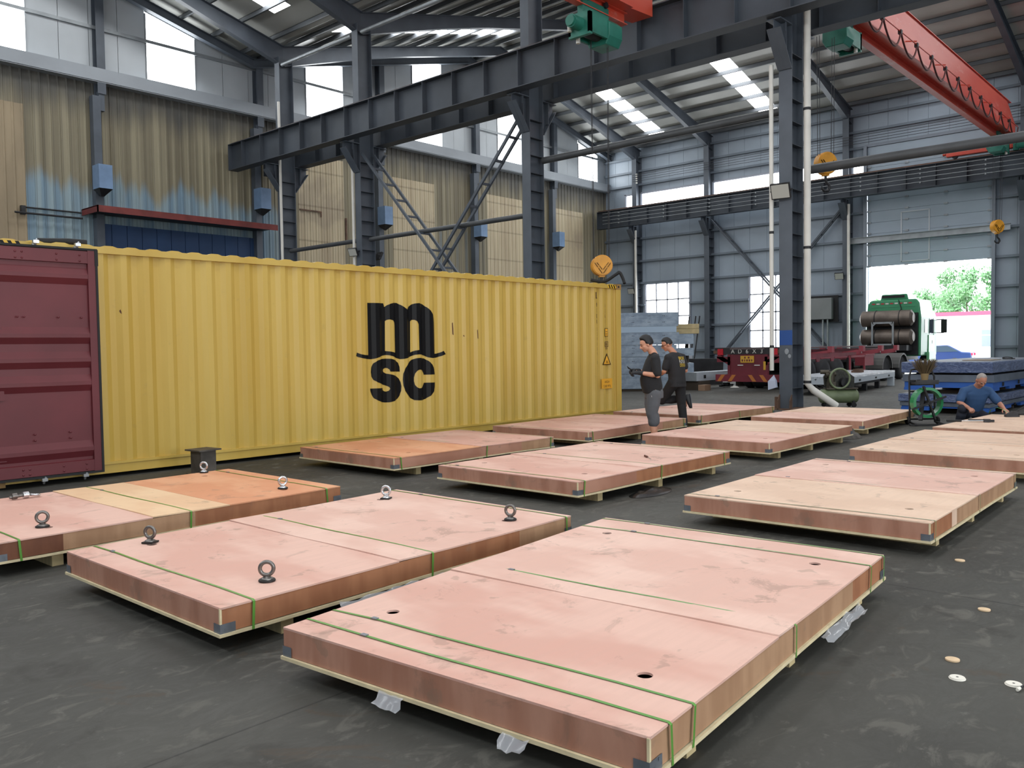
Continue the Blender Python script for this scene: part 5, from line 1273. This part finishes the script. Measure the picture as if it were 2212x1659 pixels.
# straw broom standing in the cart
t = thing('straw_broom', 'straw broom head standing upright in the strap cart', 'broom', (17.03,4.90,.80), -.8)
rnd = random.Random(4); m = MB()
for k in range(260):
    a = rnd.uniform(0,2*PI); q = rnd.random()**.5; r0 = .05*q; r1 = .24*q; h = rnd.uniform(.3,.44)
    m.bar((r0*math.cos(a),r0*math.sin(a)*.6,.12),(r1*math.cos(a+.1),r1*math.sin(a)*.5,h),.006,.004)
o = m.build('straw', mat('straw', lin(84,70,46), .8), t); o['kind'] = 'stuff'
m = MB(); m.cyl((0,0,0),(0,0,.16),.05,12,0,.075).cyl((0,0,-.0),(0,0,.03),.04,10); m.build('binding', mat('straw_binding', lin(128,108,72), .8), t)
m = MB(); m.bar((0,0,0),(.05,.0,-.0),.03,.03); 
# ------------------------------------------------------------------ outside
t = thing('white_building', 'low white building with a red roof edge seen through the lift door', 'building', (62,20,0))
m = MB(); m.box(0,6,-14,30,-.02,3.3); m.build('wall', mat('white_render', lin(232,232,232), .8), t)
m = MB(); m.box(-.3,6.3,-14.3,30.3,3.3,3.55); m.build('roof_edge', mat('roof_red', lin(206,66,92), .6), t)
m = MB(); m.box(-.05,.02,-7.5,-5.55,1.15,2.4); wn_ = m.build('window', LGRY, t)
m = MB()
for y in (-7.4,-6.45):
    m.box(-.07,-.04,y,y+.8,1.25,1.95).box(-.07,-.04,y,y+.8,2.02,2.32)
m.build('pane', mat('pane_grey', lin(120,128,144), .2), wn_)
t = thing('car', 'dark blue car with red tail lights parked outside the lift door', 'car', (55.5,15.55,-.02), PI/2+.12)
MC = Matrix(((1,0,0,0),(0,0,-1,0),(0,1,0,0),(0,0,0,1)))
CB = mat('car_blue', lin(34,52,98), .25, 0, None, None, .5, 0, 1, .5)
m = MB(); m.prism([(-2.1,.28),(2.2,.28),(2.3,.6),(2.1,.85),(1.1,.95),(.4,1.4),(-1.0,1.42),(-1.7,1.02),(-2.2,.98),(-2.25,.6)], -.85, .85, 0, MC); m.build('body', CB, t, bevel=.08)
m = MB()
for s_ in (-1,1): m.prism([(1.0,.97),(.38,1.34),(-.95,1.36),(-1.55,1.02)], s_*.86-.005, s_*.86+.005, 0, MC)
m.build('window', GLASS, t)
m = MB()
for s_ in (-1,1): m.box(-2.28,-2.0,s_*.62-.2,s_*.62+.2,.78,.92)
m.build('tail_light', mat('tail_red', lin(230,40,70), .3), t)
for x in (-1.35,1.4):
    for y in (-.8,.8): wheel(t, x, y, .32, .2, False)
LEAF = mat('leaf_green', lin(78,122,74), .6, 0, (2,.35))
def tree(x, y, h, r, seed, label):
    t = thing('tree', label, 'tree', (x,y,-.05), 0, 'trees beyond the white building'); rnd = random.Random(seed)
    m = MB(); m.tube([(0,0,0),(.1,0,h*.3),(0,.1,h*.55)], [.22,.16,.08], 8)
    for k in range(6): a = k*1.1; m.tube([(0,0,h*.4),(r*.3*math.cos(a),r*.3*math.sin(a),h*.55),(r*.6*math.cos(a),r*.6*math.sin(a),h*.7)],[.07,.05,.02],6)
    m.build('trunk', BLK, t)
    m = MB(); cl_ = []
    for k in range(26):
        a = rnd.uniform(0,2*PI); q = rnd.random()**.5; zz = rnd.uniform(.42,.96); w_ = r*(1-abs(zz-.66)*1.6)
        cl_.append((w_*q*math.cos(a), w_*q*math.sin(a), h*zz, rnd.uniform(.5,.9)*r*.36))
    for cx_, cy_, cz_, cr_ in cl_:
        for k in range(120):
            d = V((rnd.gauss(0,1),rnd.gauss(0,1),rnd.gauss(0,.8))).normalized()*cr_*rnd.random()**.33
            c = V((cx_,cy_,cz_))+d; u = V((rnd.gauss(0,1),rnd.gauss(0,1),rnd.gauss(0,1))).normalized(); w2 = u.orthogonal().normalized(); s_ = rnd.uniform(.12,.22)
            m.add([c-u*s_,c+w2*s_*.5,c+u*s_,c-w2*s_*.5],[(0,1,2,3)])
    m.build('leaves', LEAF, t)
tree(76,18.6,7.6,3.2,1,'tallest leafy tree above the white building, seen through the lift door')
tree(74,15.2,6.6,2.6,2,'leafy tree at the right edge of the lift door opening')
tree(80,22.6,6.2,3.0,3,'low leafy tree behind the truck cab')
tree(82,27.5,5.4,2.6,4,'small leafy tree at the left edge of the lift door opening')
# ------------------------------------------------------------------ people
def remesh(mb, name, mt, parent, vox=.006, it=4, label=None):
    me = bpy.data.meshes.new('t'); me.from_pydata([tuple(p) for p in mb.v], [], mb.f)
    bm = bmesh.new(); bm.from_mesh(me); bmesh.ops.recalc_face_normals(bm, faces=bm.faces); bm.to_mesh(me); bm.free()
    ob = bpy.data.objects.new('t', me); COL.objects.link(ob)
    r = ob.modifiers.new('r', 'REMESH'); r.mode = 'VOXEL'; r.voxel_size = vox; r.use_smooth_shade = True
    s_ = ob.modifiers.new('s', 'SMOOTH'); s_.factor = .5; s_.iterations = it
    dg = bpy.context.evaluated_depsgraph_get(); dg.update()
    out = bpy.data.meshes.new_from_object(ob.evaluated_get(dg)); bpy.data.objects.remove(ob); bpy.data.meshes.remove(me)
    out.name = name; out.materials.clear(); out.materials.append(mt)
    for p in out.polygons: p.use_smooth = True; p.material_index = 0
    o = bpy.data.objects.new(name, out); COL.objects.link(o); o.parent = parent
    if label: o['label'] = label
    return o
def limb(m, pts, rs, n=14):
    m.tube(pts, rs, n)
    for p, r in zip(pts, rs): m.sphere(p, r*.995, n)
    return m
def loft(m, secs, n=20):
    """secs: (center, left vector*half width, front vector*half depth)"""
    vs = []; fs = []
    for c, l, f_ in secs:
        c, l, f_ = V(c), V(l), V(f_)
        for k in range(n):
            a = 2*PI*k/n; ca, sa = math.cos(a), math.sin(a)
            e = lambda t: math.copysign(abs(t)**.85, t)
            vs.append(c+l*e(ca)+f_*e(sa))
    for i in range(len(secs)-1):
        for k in range(n): fs.append((i*n+k, i*n+(k+1)%n, (i+1)*n+(k+1)%n, (i+1)*n+k))
    fs.append(tuple(range(n))[::-1]); b = (len(secs)-1)*n; fs.append(tuple(b+k for k in range(n)))
    return m.add(vs, fs, 0, True)
def hand(m, wrist, d, nrm, curl=.5, side=1, sc=1.0, g=0.0):
    """wrist point, d finger direction, nrm palm normal (fingers curl toward it), side: thumb side sign; g glove inflation"""
    w_, d, nrm = V(wrist), V(d).normalized(), V(nrm).normalized(); nrm = (nrm-d*nrm.dot(d)).normalized(); s_ = d.cross(nrm)*side
    P = lambda a, b, c: w_+(d*a+s_*b+nrm*c)*sc
    limb(m, [P(0,.0,0), P(.045,.018,0), P(.088,.026,0)], [(.024+g)*sc,(.019+g)*sc,(.014+g)*sc], 10)
    limb(m, [P(.0,-.008,0), P(.045,-.012,0), P(.086,-.022,0)], [(.022+g)*sc,(.019+g)*sc,(.014+g)*sc], 10)
    limb(m, [P(.01,0,0), P(.05,.003,0), P(.09,.003,0)], [(.022+g)*sc,(.019+g)*sc,(.014+g)*sc], 10)
    for k, (b, L_, off) in enumerate(((.030,.072,.088),(.010,.080,.092),(-.010,.074,.088),(-.028,.058,.080))):
        pts = [P(off,b,0)]; ang = 0; p = V((off,b,0)); c_ = curl*(1+.12*k)
        for j, f_ in enumerate((.45,.32,.23)):
            ang += c_*(.9 if j == 0 else 1.0); p = p+V((math.cos(ang),0.02*(1.5-k),math.sin(ang)))*L_*f_; pts.append(P(*p))
        limb(m, pts, [(.0098+g)*sc,(.0092+g)*sc,(.0086+g)*sc,(.0076+g)*sc], 9)
    limb(m, [P(.022,.022,.006), P(.045,.050,.018), P(.068,.058,.032), P(.088,.056,.042)], [(.014+g)*sc,(.0125+g)*sc,(.0105+g)*sc,(.009+g)*sc], 9)
    return m
def headgeo(C, R_, s_=1.0, jowl=0):
    """C centre, R_ rotation (cols forward,left,up). returns placing function"""
    return lambda f_, l, u: V(C)+R_ @ V((f_*s_, l*s_, u*s_))
def ell(m, P, c, r, n=16):
    vs = []; fs = []; k_ = n//2
    for i in range(k_+1):
        t = PI*i/k_
        for k in range(n): vs.append(P(c[0]+r[0]*math.sin(t)*math.cos(2*PI*k/n), c[1]+r[1]*math.sin(t)*math.sin(2*PI*k/n), c[2]+r[2]*math.cos(t)))
    for i in range(k_):
        for k in range(n): fs.append((i*n+k, (i+1)*n+k, (i+1)*n+(k+1)%n, i*n+(k+1)%n))
    m.add(vs, fs, 0, True)
def head(m, P, full=0.0):
    ell(m, P, (-.005,0,.012), (.096,.074,.102), 20); ell(m, P, (.028,0,-.045), (.062+full*.5,.058+full,.062), 16)
    ell(m, P, (.052,0,-.092), (.032,.032+full*.6,.024)); ell(m, P, (.062,0,.018), (.026,.052,.018)); ell(m, P, (.045,.038,-.03), (.034,.026+full*.5,.03)); ell(m, P, (.045,-.038,-.03), (.034,.026+full*.5,.03))
    m.tube([P(.084,0,.008), P(.098,0,-.012), P(.108,0,-.034), P(.094,0,-.042)], [.009,.011,.0145,.008], 10)
    for s_ in (-1,1): ell(m, P, (.094,.013*s_,-.036), (.011,.008,.008), 8); ell(m, P, (-.008,.077*s_,-.016), (.020,.010,.032), 12)
    ell(m, P, (.082,0,-.061), (.012,.024,.006), 10); ell(m, P, (.079,0,-.072), (.012,.021,.007), 10)
def face_parts(P, t, hairmt, brow=True):
    m = MB()
    for s_ in (-1,1): ell(m, P, (.086,.030*s_,-.004), (.008,.013,.0045), 10)
    m.build('eye', mat('eye_dark', lin(36,28,24), .3) if 'eye_dark' not in MATS else MATS['eye_dark'], t)
    m = MB()
    for s_ in (-1,1): m.tube([P(.090,.014*s_,.017), P(.088,.032*s_,.021), P(.076,.047*s_,.016)], [.004,.0045,.003], 6)
    m.build('eyebrow', hairmt, t)
    m = MB(); m.tube([P(.086,.022,-.0665), P(.0935,.0,-.0665), P(.086,-.022,-.0665)], [.002,.003,.002], 6); m.build('mouth', mat('lip', lin(130,74,64), .5) if 'lip' not in MATS else MATS['lip'], t)
def hair(P, t, mt, thick=.012, front=.045, low=-.05, topadd=.006):
    m = MB(); n = 36; k_ = 24; vs = []; fs = []; rnd = random.Random(3)
    for i in range(k_+1):
        th = PI*i/k_
        for k in range(n):
            ph = 2*PI*k/n; d = V((math.sin(th)*math.cos(ph), math.sin(th)*math.sin(ph), math.cos(th)))
            b = V((.096*d.x, .074*d.y, .102*d.z)); f_ = b.x; z = b.z
            add = thick+(topadd*max(0,d.z))+.003*noise.noise(d*9)
            lim_z = low+.055*max(0,d.x+.15)/1.15   # hairline rises toward the front
            if d.x > .30: lim_z = front+.10*(d.x-.3)*.3
            elif d.x > -.1: lim_z = low+(front-low)*(d.x+.1)/.4*.55
            q = (z-lim_z)/.02
            q = max(0, min(1, q))
            r_ = 1+(add*q-.012*(1-q))/.09
            vs.append(P(-.005+b.x*r_, b.y*r_, .012+b.z*r_))
    for i in range(k_):
        for k in range(n): fs.append((i*n+k, (i+1)*n+k, (i+1)*n+(k+1)%n, i*n+(k+1)%n))
    m.add(vs, fs, 0, True); return m.build('hair', mt, t)
def rotm(f_, up):
    f_ = V(f_).normalized(); up = V(up); l = up.cross(f_).normalized(); u = f_.cross(l)
    return Matrix((f_, l, u)).transposed()
SK1 = mat('skin_light', lin(206,150,122), .5, 0, (14,.06)); SK2 = mat('skin_tan', lin(186,128,100), .5, 0, (14,.06)); SK3 = mat('skin_weathered', lin(172,120,98), .55, 0, (14,.1))
HAIRB = mat('hair_black', lin(22,20,20), .55); HAIRG = mat('hair_grey', lin(150,142,136), .7, 0, (40,.2))
TEE = mat('tee_black', lin(30,30,32), .85, 0, (3,.15), (14,.4,.012)); TEE2 = mat('tee_charcoal', lin(34,33,35), .85, 0, (3,.15), (14,.4,.012)); TEEB = mat('tee_blue', lin(44,74,112), .85, 0, (3,.15), (14,.4,.012))
SHORT = mat('shorts_grey', lin(88,90,94), .85, 0, (4,.12), (11,.6,.015)); TROU = mat('trousers_black', lin(24,24,26), .85, 0, (4,.15), (11,.6,.015)); NAVY = mat('trousers_navy', lin(30,34,46), .85, 0, (4,.15), (11,.6,.015))
GLOVE = mat('glove_black', lin(30,31,34), .7, 0, (20,.2)); GLOVE2 = mat('glove_olive', lin(56,54,44), .8, 0, (20,.25)); SHOE = mat('shoe_dark', lin(38,38,40), .6); SOLE = mat('shoe_sole', lin(84,86,92), .7)
F_ = V((1,0,0)); L_ = V((0,1,0)); U_ = V((0,0,1))
def leg_geo(m, hip, knee, ank, r=(.085,.062,.055,.042), calf=True):
    hip, knee, ank = V(hip), V(knee), V(ank); c = knee.lerp(ank, .32)
    limb(m, [hip, hip.lerp(knee,.5), knee, c, ank], [r[0], (r[0]+r[1])/2*.98, r[1]*.92, r[2], r[3]])
def arm_geo(m, sh, el, wr, r=(.052,.043,.040,.028)):
    sh, el, wr = V(sh), V(el), V(wr)
    limb(m, [sh, sh.lerp(el,.45), el, el.lerp(wr,.3), wr], [r[0], r[0]*.92, r[1]*.92, r[2], r[3]])
def shoe(t, ank, d, up=(0,0,1), L=.26, nm='shoe'):
    ank, d, up = V(ank), V(d).normalized(), V(up).normalized(); l = up.cross(d).normalized()
    m = MB(); P = lambda a, b, c: ank+d*a+l*b+up*c
    loft(m, [(P(-.075,0,-.04), l*.028, up*.035), (P(-.03,0,-.025), l*.040, up*.055), (P(.05,0,-.035), l*.043, up*.045), (P(.12,0,-.05), l*.048, up*.032), (P(.165,0,-.057), l*.042, up*.026), (P(.19,0,-.06), l*.02, up*.015)], 16)
    o = m.build(nm, SHOE, t)
    m = MB(); loft(m, [(P(-.085,0,-.084), l*.026, up*.012), (P(-.03,0,-.084), l*.038, up*.013), (P(.05,0,-.084), l*.040, up*.012), (P(.13,0,-.084), l*.050, up*.012), (P(.19,0,-.082), l*.034, up*.011)], 14); m.build('sole', SOLE, o)
# ---- man in grey shorts, holding pliers
t = thing('person', 'man in black t-shirt and grey cropped trousers holding pliers in gloved hands', 'person', (11.60,7.42,0), math.radians(131.9)); p1 = t
hc = (.085,0,1.585); RH = rotm((.93,.05,-.36), (0,0,1)); P = headgeo(hc, RH, 1.04)
b = MB(); head(b, P, .008); limb(b, [(-.035,0,1.40),(-.005,0,1.47),(.045,0,1.53)], [.070,.062,.056])
loft(b, [((-.02,0,.86),L_*.165,F_*.125),((.0,0,.96),L_*.165,F_*.15),((.015,0,1.08),L_*.165,F_*.145),((-.005,0,1.2),L_*.175,F_*.125),((-.02,0,1.32),L_*.18,F_*.10),((-.035,0,1.40),L_*.10,F_*.07)])
for s_ in (-1,1): limb(b, [(-.03,.07*s_,1.39),(-.025,.175*s_,1.345)], [.06,.065])
SHl, ELl, WRl = (-.025,.19,1.34), (-.055,.245,1.085), (.20,.13,1.125); SHr, ELr, WRr = (-.025,-.19,1.34), (-.03,-.235,1.09), (.22,-.09,1.155)
arm_geo(b, SHl, ELl, WRl, (.056,.047,.043,.030)); arm_geo(b, SHr, ELr, WRr, (.056,.047,.043,.030))
leg_geo(b, (-.015,.09,.86), (.02,.095,.48), (-.02,.095,.085), (.10,.07,.062,.042)); leg_geo(b, (-.015,-.09,.86), (-.01,-.10,.48), (-.07,-.10,.085), (.10,.07,.062,.042))
for y, x in ((.095,-.02),(-.10,-.07)): limb(b, [(x-.03,y,.05),(x+.06,y,.045),(x+.14,y*1.1,.035)], [.035,.036,.026], 10)
limb(b, [WRl,(.27,.095,1.13)],[.03,.03]); limb(b, [WRr,(.29,-.05,1.155)],[.03,.03])
remesh(b, 'body', SK1, t, .0065); face_parts(P, t, HAIRB); hair(P, t, HAIRB, .016, .050, -.055, .012)
b = MB()
loft(b, [((-.015,0,.80),L_*.192,F_*.155),((-.005,0,.85),L_*.19,F_*.160),((.005,0,.92),L_*.19,F_*.172),((.02,0,1.02),L_*.188,F_*.168),((.015,0,1.10),L_*.182,F_*.155),((-.005,0,1.22),L_*.19,F_*.138),((-.022,0,1.33),L_*.192,F_*.112),((-.035,0,1.40),L_*.115,F_*.082),((-.03,0,1.425),L_*.085,F_*.078)])
for s_, el in ((1,ELl),(-1,ELr)): limb(b, [(-.03,.08*s_,1.385),(-.025,.185*s_,1.345),V((-.025,.19*s_,1.34)).lerp(V(el),.4),V((-.025,.19*s_,1.34)).lerp(V(el),.86)], [.066,.074,.072,.070])
remesh(b, 'tee_shirt', TEE, t, .010, 6)
b = MB()
loft(b, [((-.035,0,.72),L_*.185,F_*.145),((-.03,0,.82),L_*.182,F_*.150),((-.01,0,.90),L_*.172,F_*.148)])
for y, kx, ax in ((.095,.02,-.015),(-.10,-.01,-.065)): limb(b, [(-.02,y*.95,.80),(.0,y,.62),(kx,y,.48),(ax+.012,y,.40),(ax+.01,y,.335)], [.118,.108,.094,.088,.086])
remesh(b, 'cropped_trousers', SHORT, t, .010, 5)
m = MB(); m.tube([(.03,.182,.82),(.035,.19,.76),(.03,.19,.71)], .004, 6); m.build('drawstring', WHITE_PIPE, t)
shoe(t, (-.02,.095,.095), (1,.08,0)); shoe(t, (-.07,-.10,.095), (1,-.08,0))
b = MB(); hand(b, (.22,.122,1.128), (.95,-.18,.05), (.1,-.5,-.85), .75, -1, 1.05, .004); limb(b, [(.17,.14,1.12),(.225,.12,1.128)], [.040,.034]); remesh(b, 'glove', GLOVE, t, .005, 2)
b = MB(); hand(b, (.24,-.085,1.158), (.92,.30,.02), (.1,.55,-.8), .8, 1, 1.05, .004); limb(b, [(.19,-.095,1.15),(.245,-.083,1.158)], [.040,.034]); remesh(b, 'glove', GLOVE, t, .005, 2)
pl_ = thing('pliers', 'dark pliers gripped in black gloves beside the container end', 'pliers', (11.42,7.62,1.15), math.radians(131.9))
m = MB(); m.tube([(-.05,.02,-.03),(.0,.03,-.01),(.05,.012,.02)], .008, 7).tube([(-.05,-.03,-.02),(.0,-.03,-.0),(.05,-.0,.025)], .008, 7); m.build('handle', BLACK, pl_)
m = MB(); m.cyl((.045,-.005,.022),(.065,.015,.026),.014,10).tube([(.055,.008,.024),(.10,.014,.06),(.125,.012,.085)], [.010,.007,.003], 7).tube([(.055,.0,.024),(.105,.0,.05),(.125,.004,.085)], [.010,.007,.003], 7); m.build('jaw', DARKST, pl_)
# ---- man on one leg, back toward the camera
t = thing('person', 'man standing on one leg in black clothes with lettering on his back', 'person', (13.65,8.05,0), math.radians(82))
hc = (.25,.165,1.578); RH = rotm((.62,.74,-.38), (0,0,1)); P = headgeo(hc, RH, 1.0)
b = MB(); head(b, P, .0); NB = V((.13,.10,1.40)); limb(b, [NB, NB.lerp(V(hc),.45), V(hc)+V((-.02,-.015,-.06))], [.062,.054,.052])
PV = V((.085,.10,.90)); 
def lv(a): return V((-math.sin(a), math.cos(a), 0))
def secs(k=1.0, z0=.84, inf=0.0):
    out = []
    for z, x, y, w_, d_, a in ((z0,.07,.10,.165,.12,0),(.98,.075,.10,.150,.108,0),(1.10,.085,.10,.16,.112,.02),(1.22,.105,.10,.178,.118,.05),(1.32,.122,.10,.185,.105,.08),(1.395,.132,.10,.12,.075,.1)):
        l = lv(a); f_ = V((math.cos(a), math.sin(a), 0)); out.append(((x,y,z), l*(w_+inf), f_*(d_+inf)))
    return out
loft(b, secs())
SHl, ELl, WRl = (.115,.30,1.335), (.165,.345,1.085), (.36,.21,1.03); SHr, ELr, WRr = (.105,-.10,1.335), (.07,-.15,1.09), (.32,-.02,1.06)
for s_ in (SHl, SHr): limb(b, [NB-V((0,0,.02)), s_], [.06,.058])
arm_geo(b, SHl, ELl, WRl); arm_geo(b, SHr, ELr, WRr); hand(b, WRl, (.7,-.6,-.1), (.3,-.5,.6), .7, -1); hand(b, WRr, (.75,.6,-.1), (.3,.5,.6), .7, 1)
HL, KL, AL = (.085,.19,.88), (.36,.18,.545), (.11,-.145,.575); HR, KR, AR = (.085,.01,.88), (.05,.0,.47), (0,0,.085)
leg_geo(b, HL, KL, AL); leg_geo(b, HR, KR, AR); limb(b, [(-.03,0,.05),(.06,0,.045),(.14,0,.035)], [.035,.036,.026], 10); limb(b, [AL,(.10,-.16,.52),(.09,-.17,.44)], [.038,.034,.026], 10)
remesh(b, 'body', SK2, t, .0065); face_parts(P, t, HAIRB); hair(P, t, HAIRB, .010, .045, -.045, .008)
m = MB(); m.tube([P(.08,.05,.0),P(.03,.078,.005),P(-.02,.08,.0)], .003, 6)
for s_ in (-1,1): m.torus(P(.098,.032*s_,-.004), .02, .002, RH @ F_, 16, 5)
m.build('spectacles', DARKST, t)
b = MB(); loft(b, secs(1, .80, .022)+[((.128,.10,1.425), L_*.08, F_*.07)])
for sh, el in ((SHl,ELl),(SHr,ELr)): limb(b, [NB-V((0,0,.015)), V(sh), V(sh).lerp(V(el),.45), V(sh).lerp(V(el),.72)], [.066,.070,.068,.066])
tee = remesh(b, 'tee_shirt', TEE2, t, .009, 6)
b = MB(); loft(b, [((.075,.10,.80),L_*.175,F_*.135),((.07,.10,.88),L_*.178,F_*.138),((.075,.10,.96),L_*.168,F_*.126)])
limb(b, [HL, V(HL).lerp(V(KL),.5), KL, V(KL).lerp(V(AL),.4), V(KL).lerp(V(AL),.95)], [.108,.098,.082,.080,.068]); limb(b, [HR, V(HR).lerp(V(KR),.5), KR, V(KR).lerp(V(AR),.4), (.0,0,.11)], [.108,.096,.082,.078,.070])
remesh(b, 'trousers', TROU, t, .010, 5)
shoe(t, (0,0,.095), (1,0,0)); shoe(t, (.085,-.17,.575), (-.05,-.12,-1), (.64,.75,-.1))
b = MB(); hand(b, V(WRl)-V((.01,-.01,0)), (.7,-.6,-.1), (.3,-.5,.6), .7, -1, 1.04, .004); limb(b, [V(WRl)-V((.05,-.03,-.01)), WRl], [.037,.034]); remesh(b, 'glove', GLOVE2, t, .005, 2)
b = MB(); hand(b, V(WRr)-V((.01,.01,0)), (.75,.6,-.1), (.3,.5,.6), .7, 1, 1.04, .004); limb(b, [V(WRr)-V((.05,.03,-.01)), WRr], [.037,.034]); remesh(b, 'glove', GLOVE2, t, .005, 2)
# lettering on the back of the shirt: shrink onto the cloth
from mathutils.bvhtree import BVHTree
bv = BVHTree.FromPolygons([v.co.copy() for v in tee.data.vertices], [tuple(p.vertices) for p in tee.data.polygons])
for txt, z, col_ in (('BROAD',1.295,'tee_yellow'),('FUTURE',1.232,'tee_white'),('DESIGN',1.168,'tee_yellow')):
    if col_ not in MATS: mat(col_, lin(214,180,56) if 'yell' in col_ else lin(210,206,198), .8)
    me = text_mesh(txt, .082, 'CENTER', .74)
    for v in me.vertices:
        y = .045-v.co.x; zz = z+v.co.y
        h_ = bv.ray_cast(V((-.6,y,zz)), V((1,0,0)))
        v.co = V(((h_[0].x if h_[0] else -.02)-.004, y, zz))
    me.name = 'lettering'; me.materials.clear(); me.materials.append(MATS[col_]); o = bpy.data.objects.new('lettering', me); COL.objects.link(o); o.parent = tee
# ---- squatting man in blue
t = thing('person', 'grey-haired man in blue t-shirt squatting by the strap cart', 'person', (17.36,4.17,0), math.radians(222)); t.scale = (1.06,1.06,1.06)
hc = (.285,.0,.80); RH = rotm((.72,-.02,-.69), (0,0,1)); P = headgeo(hc, RH, 1.02)
b = MB(); head(b, P, .004); NB = V((.14,.0,.665)); limb(b, [NB, (.20,0,.715), (.255,0,.76)], [.068,.060,.056])
def s3(inf=0., z0=.20):
    out = []
    for x, z, w_, d_, a in ((-.06,z0,.175,.13,.1),(-.03,.32,.172,.13,.25),(.02,.42,.180,.13,.38),(.075,.52,.195,.12,.45),(.115,.60,.20,.10,.5),(.14,.655,.12,.075,.6)):
        out.append(((x,0,z), L_*(w_+inf), V((math.cos(a),0,-math.sin(a)))*(d_+inf)))
    return out
loft(b, s3())
SHl, ELl, WRl = (.12,.215,.60), (.30,.31,.385), (.50,.27,.31); SHr, ELr, WRr = (.12,-.215,.60), (.20,-.335,.415), (.37,-.265,.335)
for s_ in (SHl, SHr): limb(b, [NB-V((0,0,.02)), s_], [.062,.062])
arm_geo(b, SHl, ELl, WRl, (.055,.044,.042,.029)); arm_geo(b, SHr, ELr, WRr, (.055,.044,.042,.029))
hand(b, WRl, (.95,-.05,-.25), (-.3,-.1,-.95), .45, -1); hand(b, WRr, (.65,.25,-.55), (-.5,.3,-.6), 1.1, 1)
HL, KL, AL = (-.05,.10,.20), (.30,.19,.085), (-.05,.22,.075); HR, KR, AR = (-.05,-.10,.20), (.27,-.31,.315), (.16,-.30,.085)
for h_, k_, a_ in ((HL,KL,AL),(HR,KR,AR)): leg_geo(b, h_, k_, a_)
limb(b, [(.13,-.30,.05),(.30,-.31,.04)], [.036,.028], 10); limb(b, [AL,(-.13,.22,.06)], [.036,.03], 10)
remesh(b, 'body', SK3, t, .0065); face_parts(P, t, HAIRG); hair(P, t, HAIRG, .004, .065, -.02, .001)
b = MB(); loft(b, s3(.022, .25)+[((.155,0,.685), L_*.085, V((.8,0,-.5))*.075)])
for sh, el in ((SHl,ELl),(SHr,ELr)): limb(b, [NB-V((0,0,.015)), V(sh), V(sh).lerp(V(el),.45), V(sh).lerp(V(el),.75)], [.07,.075,.074,.073])
remesh(b, 'tee_shirt', TEEB, t, .009, 6)
b = MB(); loft(b, [((-.07,0,.15),L_*.185,F_*.15),((-.055,0,.24),L_*.185,F_*.148),((-.03,0,.33),L_*.178,F_*.142)])
limb(b, [HL, V(HL).lerp(V(KL),.5), KL, V(KL).lerp(V(AL),.5), AL], [.105,.096,.084,.078,.068]); limb(b, [HR, V(HR).lerp(V(KR),.5), KR, V(KR).lerp(V(AR),.5), (.165,-.30,.11)], [.105,.098,.084,.08,.072])
remesh(b, 'trousers', NAVY, t, .010, 5)
shoe(t, (.15,-.30,.095), (1,0,0)); shoe(t, (-.06,.22,.11), (-.9,0,-.35), (-.35,0,.9))
